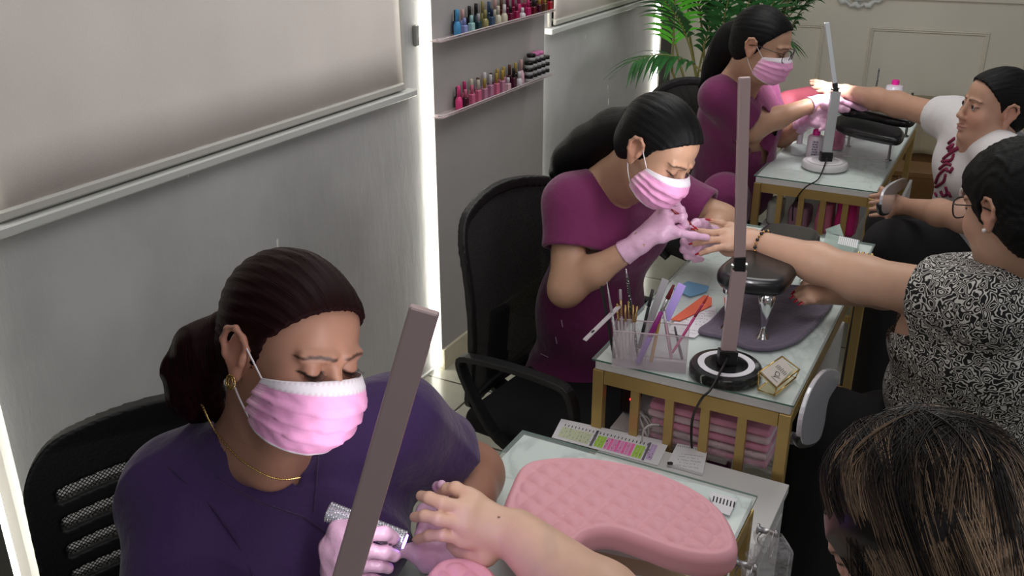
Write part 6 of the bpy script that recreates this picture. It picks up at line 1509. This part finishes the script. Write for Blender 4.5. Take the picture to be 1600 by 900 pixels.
def polish(s, off, z, h, r, cb, cc, square, label, ch=.45, group=None):
    p = Wp(s, z, off+PRD); t = thing('nail_polish_bottle', label, 'polish bottle', p, RZT, group)
    hb = h*(1-ch); b = MB(); X_ = UU
    if square: b.box(p+ZZ*(hb/2), (r*1.8, r*1.5, hb), X=UU, Y=VV, Z=ZZ, b=.003)
    else: b.lathe(p, [(r*.9, 0), (r, .002), (r, hb*.7), (r*.6, hb*.95), (r*.45, hb)], 14)
    b.build('glass_bottle', pmat(cb), t, smooth=not square)
    b = MB(); b.lathe(p+ZZ*hb, [(r*.55, 0), (r*.5, h*ch*.95), (r*.4, h*ch)], 12); b.build('cap', pmat(cc, True), t, smooth=True)
_pm = {}
def pmat(c, cap=False):
    k = (c, cap)
    if k not in _pm: _pm[k] = mat('polish_'+('cap' if cap else 'lacquer'), sr(*c), .2 if not cap else .3, coat=.3)
    return _pm[k]
CN = {'bright blue': (70, 150, 205), 'lilac blue': (150, 160, 215), 'mint': (160, 205, 200), 'dark teal': (30, 62, 72), 'olive gold': (150, 142, 90), 'slate blue': (60, 84, 110), 'cream': (205, 198, 178), 'plum': (110, 24, 60), 'crimson': (160, 32, 82), 'dark red': (96, 16, 34), 'magenta': (186, 40, 104), 'black': (22, 20, 22), 'wine': (70, 18, 42), 'brown': (92, 58, 42), 'red': (168, 34, 52),
      'hot pink': (240, 70, 140), 'rose pink': (214, 110, 146), 'mauve pink': (190, 130, 158), 'pale pink': (222, 182, 194), 'gold': (176, 146, 66), 'white': (215, 210, 214), 'burgundy': (74, 22, 46), 'silver': (170, 168, 172), 'navy': (24, 34, 76), 'blush': (206, 164, 160)}
ordn = ['first', 'second', 'third', 'fourth', 'fifth', 'sixth', 'seventh', 'eighth', 'ninth', 'tenth', 'eleventh', 'twelfth', 'thirteenth', 'fourteenth', 'fifteenth', 'sixteenth']
def row(z, off, s0, s1, spec, where, h=.070, r=.013):
    n = len(spec)
    for k, (a, c, sq, hh) in enumerate(spec):
        s = s0+(s1-s0)*k/(max(n-1, 1)); polish(s, off, z, h*hh, r*(1 if not sq else .95), CN[a], CN[c], sq, '%s polish, %s cap, %s from left, %s' % (a, c, ordn[k], where))
row(ZU, .036, .035, .77, [('bright blue', 'bright blue', 0, 1.25), ('lilac blue', 'lilac blue', 1, .75), ('mint', 'mint', 1, .8), ('dark teal', 'silver', 1, .8), ('olive gold', 'olive gold', 0, .9), ('slate blue', 'navy', 1, .9), ('cream', 'cream', 0, .95), ('cream', 'white', 0, .95), ('plum', 'black', 1, .8), ('crimson', 'plum', 1, .85), ('white', 'white', 0, .55), ('magenta', 'magenta', 1, .9), ('dark red', 'black', 1, .85), ('wine', 'gold', 1, .9), ('brown', 'gold', 1, .9), ('red', 'dark red', 1, .95)], 'front row of upper shelf')
row(ZU, .014, .062, .775, [('navy', 'black', 1, 1.15), ('lilac blue', 'blush', 0, 1.1), ('black', 'black', 1, 1.2), ('dark teal', 'black', 0, 1.25), ('olive gold', 'olive gold', 0, 1.3), ('slate blue', 'slate blue', 1, 1.2), ('cream', 'blush', 0, 1.35), ('dark red', 'brown', 1, 1.2), ('plum', 'plum', 1, 1.25), ('crimson', 'crimson', 1, 1.2), ('magenta', 'magenta', 0, 1.35), ('crimson', 'blush', 1, 1.25), ('dark red', 'wine', 1, 1.3), ('wine', 'black', 1, 1.3), ('red', 'gold', 1, 1.25), ('dark red', 'red', 1, 1.35)], 'back row of upper shelf')
row(ZL, .036, .035, .50, [('hot pink', 'hot pink', 0, 1.2), ('burgundy', 'rose pink', 1, .9), ('rose pink', 'rose pink', 1, 1.0), ('rose pink', 'cream', 1, 1.15), ('mauve pink', 'gold', 1, 1.1), ('mauve pink', 'white', 1, 1.2), ('rose pink', 'gold', 1, 1.15), ('mauve pink', 'gold', 1, 1.2), ('pale pink', 'white', 1, .7), ('burgundy', 'black', 1, 1.1), ('white', 'white', 0, .8)], 'front row of lower shelf')
row(ZL, .014, .062, .56, [('black', 'black', 1, 1.05), ('rose pink', 'magenta', 0, 1.2), ('blush', 'cream', 0, 1.2), ('mauve pink', 'brown', 1, 1.15), ('pale pink', 'white', 0, 1.3), ('burgundy', 'black', 1, 1.15), ('rose pink', 'gold', 1, 1.25), ('mauve pink', 'gold', 1, 1.25), ('burgundy', 'brown', 1, 1.25), ('black', 'gold', 1, 1.25), ('pale pink', 'blush', 0, 1.3)], 'back row of lower shelf')
m_jar = mk('black_jar_lid', (22, 21, 23), .25); m_jarw = mat('clear_jar', sr(215, 212, 214), .1, alpha=.6, spec=.8)
rr_ = 0
for lev in range(4):
    for k in range(5 if lev < 3 else 3):
        p = Wp(.595+.038*k+(.02 if lev == 3 else 0), ZL+.027*lev, PRD+.030); pink = lev == 3 and k > 0
        t = thing('gel_jar', ('pink' if pink else 'black') + ' lidded gel jar, %s from left in the %s layer of the stack' % (ordn[k], ['bottom', 'second', 'third', 'top'][lev]), 'jar', p)
        b = MB(); b.lathe(p, [(.0165, 0), (.018, .001), (.018, .013), (.016, .014)], 18); b.build('glass_jar', m_jarw, t, smooth=True)
        b = MB(); b.lathe(p+ZZ*.0135, [(.0185, 0), (.0185, .012), (.017, .0130)], 18); b.build('lid', mk('pink_jar_lid', (214, 120, 176), .3) if pink else m_jar, t, smooth=True)
# ---------------------------------------------------------------- palm, sofa, wooden bench, ornament at the back wall
m_leaf = mat('palm_leaf', sr(42, 92, 44), .45, var=.35, vscale=9); m_leaf2 = mat('bright_palm_leaf', sr(92, 190, 52), .45, var=.25, vscale=9); m_stem = mat('palm_stem', sr(120, 116, 62), .5); m_pot = mat('grey_pot', sr(96, 92, 86), .6)
pp_ = U(1128, 70, 4.62); base = Vector((pp_.x, pp_.y, 0))
t = thing('potted_palm', 'tall leafy green palm in a pot in the far corner behind the woman with glasses', 'plant', base)
b = MB(); b.lathe(base, [(.11, 0), (.15, .01), (.18, .30), (.185, .32), (.16, .32), (.15, .28)], 28); b.build('pot', m_pot, t, smooth=True)
rn = random.Random(21)
def clear_wall(q):
    q = V3(q); a = (q-W0).dot(VV); q += VV*max(0, PRD+.02-a); c_ = (q-C0).dot(BN); q += BN*max(0, .02-c_); return q
def frond(p0, d, L, droop, mleaf, nm='frond', nl=17, lw=.020, ll=.23):
    pts = []; p = V3(p0); dd = V3(d).normalized(); n = 18
    for i in range(n+1): pts.append(clear_wall(p)); p = p+dd*(L/n); dd = (dd+Vector((0, 0, -droop/n))).normalized()
    b = MB(); b.tube(pts, [.0055*(1-.8*i/n) for i in range(n+1)], 5)
    st = b.build('stem', m_stem, t, smooth=True); b = MB()
    for k in range(nl*2):
        f = .22+.78*(k//2)/nl; i = min(int(f*n), n-1); q = pts[i].lerp(pts[i+1], f*n-i); tg = (pts[i+1]-pts[i]).normalized(); s = 1 if k % 2 else -1
        side = tg.cross(ZZ).normalized()*s; ln = ll*(1-.55*abs(f-.5)*1.4)*rn.uniform(.85, 1.1); dv_ = (tg*.75+side*.75+ZZ*rn.uniform(-.15, .25)).normalized(); up_ = tg.cross(dv_).normalized(); wd_ = dv_.cross(up_).normalized()*lw*.5
        row_ = []
        for m_ in range(6):
            g = m_/5; c_ = q+dv_*(ln*g)+ZZ*(-ln*.45*g*g); w_ = math.sin(min(1, g*1.05+.08)*math.pi)**.7; row_ += [c_-wd_*w_, c_+wd_*w_+up_*.001]
        row_ = [clear_wall(q__) for q__ in row_]
        b.add(row_, [(2*m_, 2*m_+1, 2*m_+3, 2*m_+2) for m_ in range(5)])
    o = b.build('leaflets', mleaf, st)
for k in range(13):
    a = rn.uniform(0, 6.28) if k > 3 else (.3, 2.6, 3.6, 5.6)[k]; h = rn.uniform(.75, 1.25)
    p0 = base+Vector((rn.uniform(-.05, .05), rn.uniform(-.05, .05), .30)); frond(p0, (abs(math.cos(a))*.30-.02, -abs(math.sin(a))*.26, 1.5), rn.uniform(1.05, 1.55), rn.uniform(.9, 1.8), m_leaf)
for (tx_, ty_, d_, dr_, L_) in ((1098, 60, 4.5, (-.2, -.2, 1), .5), (1082, 88, 4.4, (-.3, -.2, .8), .45), (1120, 95, 4.45, (.0, -.3, 1), .5), (1075, 40, 4.6, (-.1, -.2, 1), .5), (1190, 40, 4.6, (.5, -.1, .8), .45), (1105, 120, 4.35, (-.5, -.2, .5), .42), (1100, 100, 4.4, (.5, -.2, .6), .40), (1140, 30, 4.6, (-.2, -.1, 1), .5), (1050, 112, 4.55, (-.05, -.2, 1), .62), (1062, 100, 4.6, (-.28, .0, 1), .55), (1215, 92, 4.6, (.25, -.1, 1), .5), (1180, 70, 4.75, (.3, .1, 1), .5), (1090, 120, 4.6, (.1, -.1, 1), .55)):
    frond(U(tx_, ty_, d_), dr_, L_, 1.2, m_leaf2 if tx_ < 1066 else m_leaf)
    b = MB(); b.tube([base+ZZ*.3, (base+ZZ*.3).lerp(U(tx_, ty_, d_), .6)+ZZ*.05, U(tx_, ty_, d_)], .006, 5); b.build('stem', m_stem, t)
# tan skirted sofa and wooden bench against the back wall
m_tan = mat('tan_sofa_cloth', sr(152, 140, 116), .85, bump=.2, bscale=30, var=.05); m_wood = mat('brown_wood', sr(112, 80, 44), .45, var=.2, vscale=7)
def UBo(px, py, off): return UP(px, py, C0+BN*off, BN)
SO = .34; zq0, zq1 = UBo(1460, 242, SO).z, UBo(1460, 168, SO).z; sl_ = (UBo(1412, 200, SO)-C0).dot(BX)
t = thing('skirted_sofa', 'tan cloth covered sofa along the back wall behind the girl', 'sofa', Bp(sl_+.7, 0, SO-.16))
P = []; nn = 90
for j in range(9):
    for i in range(nn+1):
        f = i/nn; P.append(Bp(sl_+1.6*f, zq0+(zq1-zq0)*j/8, SO-.05*j/8+(.014*math.sin(f*75)*(1-j/9)+.006*math.sin(f*41))))
F = [(j*(nn+1)+i, j*(nn+1)+i+1, (j+1)*(nn+1)+i+1, (j+1)*(nn+1)+i) for j in range(8) for i in range(nn)]
o = link_mesh('skirt', P, F, m_tan, t); o.modifiers.new('s', 'SOLIDIFY').thickness = .004
S = SDF(); S.box(Bp(sl_+.8, (zq0+zq1)/2, SO-.19), (.80, .125, (zq1-zq0)/2), BX, BN, .03, .02); P, F = S.mesh(.016); link_mesh('seat_cushion', P, F, m_tan, t)
b = MB(); b.box(Bp(sl_+.8, zq0/2, SO-.18), (1.56, .26, zq0-.004), X=BX, Y=BN, Z=ZZ, b=.004); b.build('wooden_plinth', m_wood, t)
pb_ = UBo(1452, 262, .62); zb_ = max(pb_.z, .06)
t = thing('wooden_bench', 'low brown wooden bench on the tiles beside the furthest table', 'bench', (pb_.x, pb_.y, 0))
b = MB(); b.box((pb_.x, pb_.y, zb_-.015), (.34, .20, .03), X=BX, Y=BN, Z=ZZ, b=.004); b.build('seat_board', m_wood, t)
for g in (-1, 1):
    b = MB(); b.box(Vector((pb_.x, pb_.y, (zb_-.03)/2))+BX*(g*.15), (.03, .18, zb_-.032), X=BX, Y=BN, Z=ZZ, b=.003); b.build('side_board', m_wood, t)
# plaster ornament over the left wall panel
(oa, oz), (ob, _) = bs(1290, 6), bs(1395, 4)
t = thing('wall_ornament', 'white curved plaster ornament high on the back wall, cut by the top edge', 'ornament', Bp((oa+ob)/2, oz, .0))
b = MB(); n = 24; b.tube([Bp(oa+(ob-oa)*i/n, oz+.10*(abs(2*i/n-1)**2.2)+.008*math.sin(i*1.9), .016) for i in range(n+1)], [.012+.005*math.sin(i*1.3) for i in range(n+1)], 8); b.build('scroll', m_trim, t, smooth=True)
b = MB(); b.tube([Bp(oa+(ob-oa)*(.15+.7*i/n), oz+.03+.10*(abs(2*i/n-1)**2.2), .014) for i in range(n+1)], .008, 8); b.build('inner_scroll', m_trim, t, smooth=True)
# t-shirt lettering traced over the cloth
m_print = mat('maroon_print', sr(120, 28, 66), .8)
b = MB()
for st in ([(1482, 224), (1492, 216)], [(1480, 232), (1490, 226), (1483, 236), (1499, 230)], [(1474, 248), (1484, 240), (1499, 231)], [(1472, 252), (1486, 250), (1490, 240)], [(1468, 264), (1478, 256), (1486, 258)], [(1462, 286), (1468, 272), (1478, 264), (1481, 268)], [(1462, 292), (1474, 284), (1478, 272)], [(1470, 298), (1474, 306), (1480, 302), (1478, 292)], [(1484, 270), (1489, 262)], [(1482, 300), (1486, 308)], [(1461, 302), (1464, 306)]):
    pl = [trace(C5, x, y, .0012, 2.0) for x, y in st]; b.tube(spline(pl, 4) if len(pl) > 2 else pl, [.0055]*(len(spline(pl, 4)) if len(pl) > 2 else 2), 5)
b.build('lettering', m_print, person5, smooth=True)
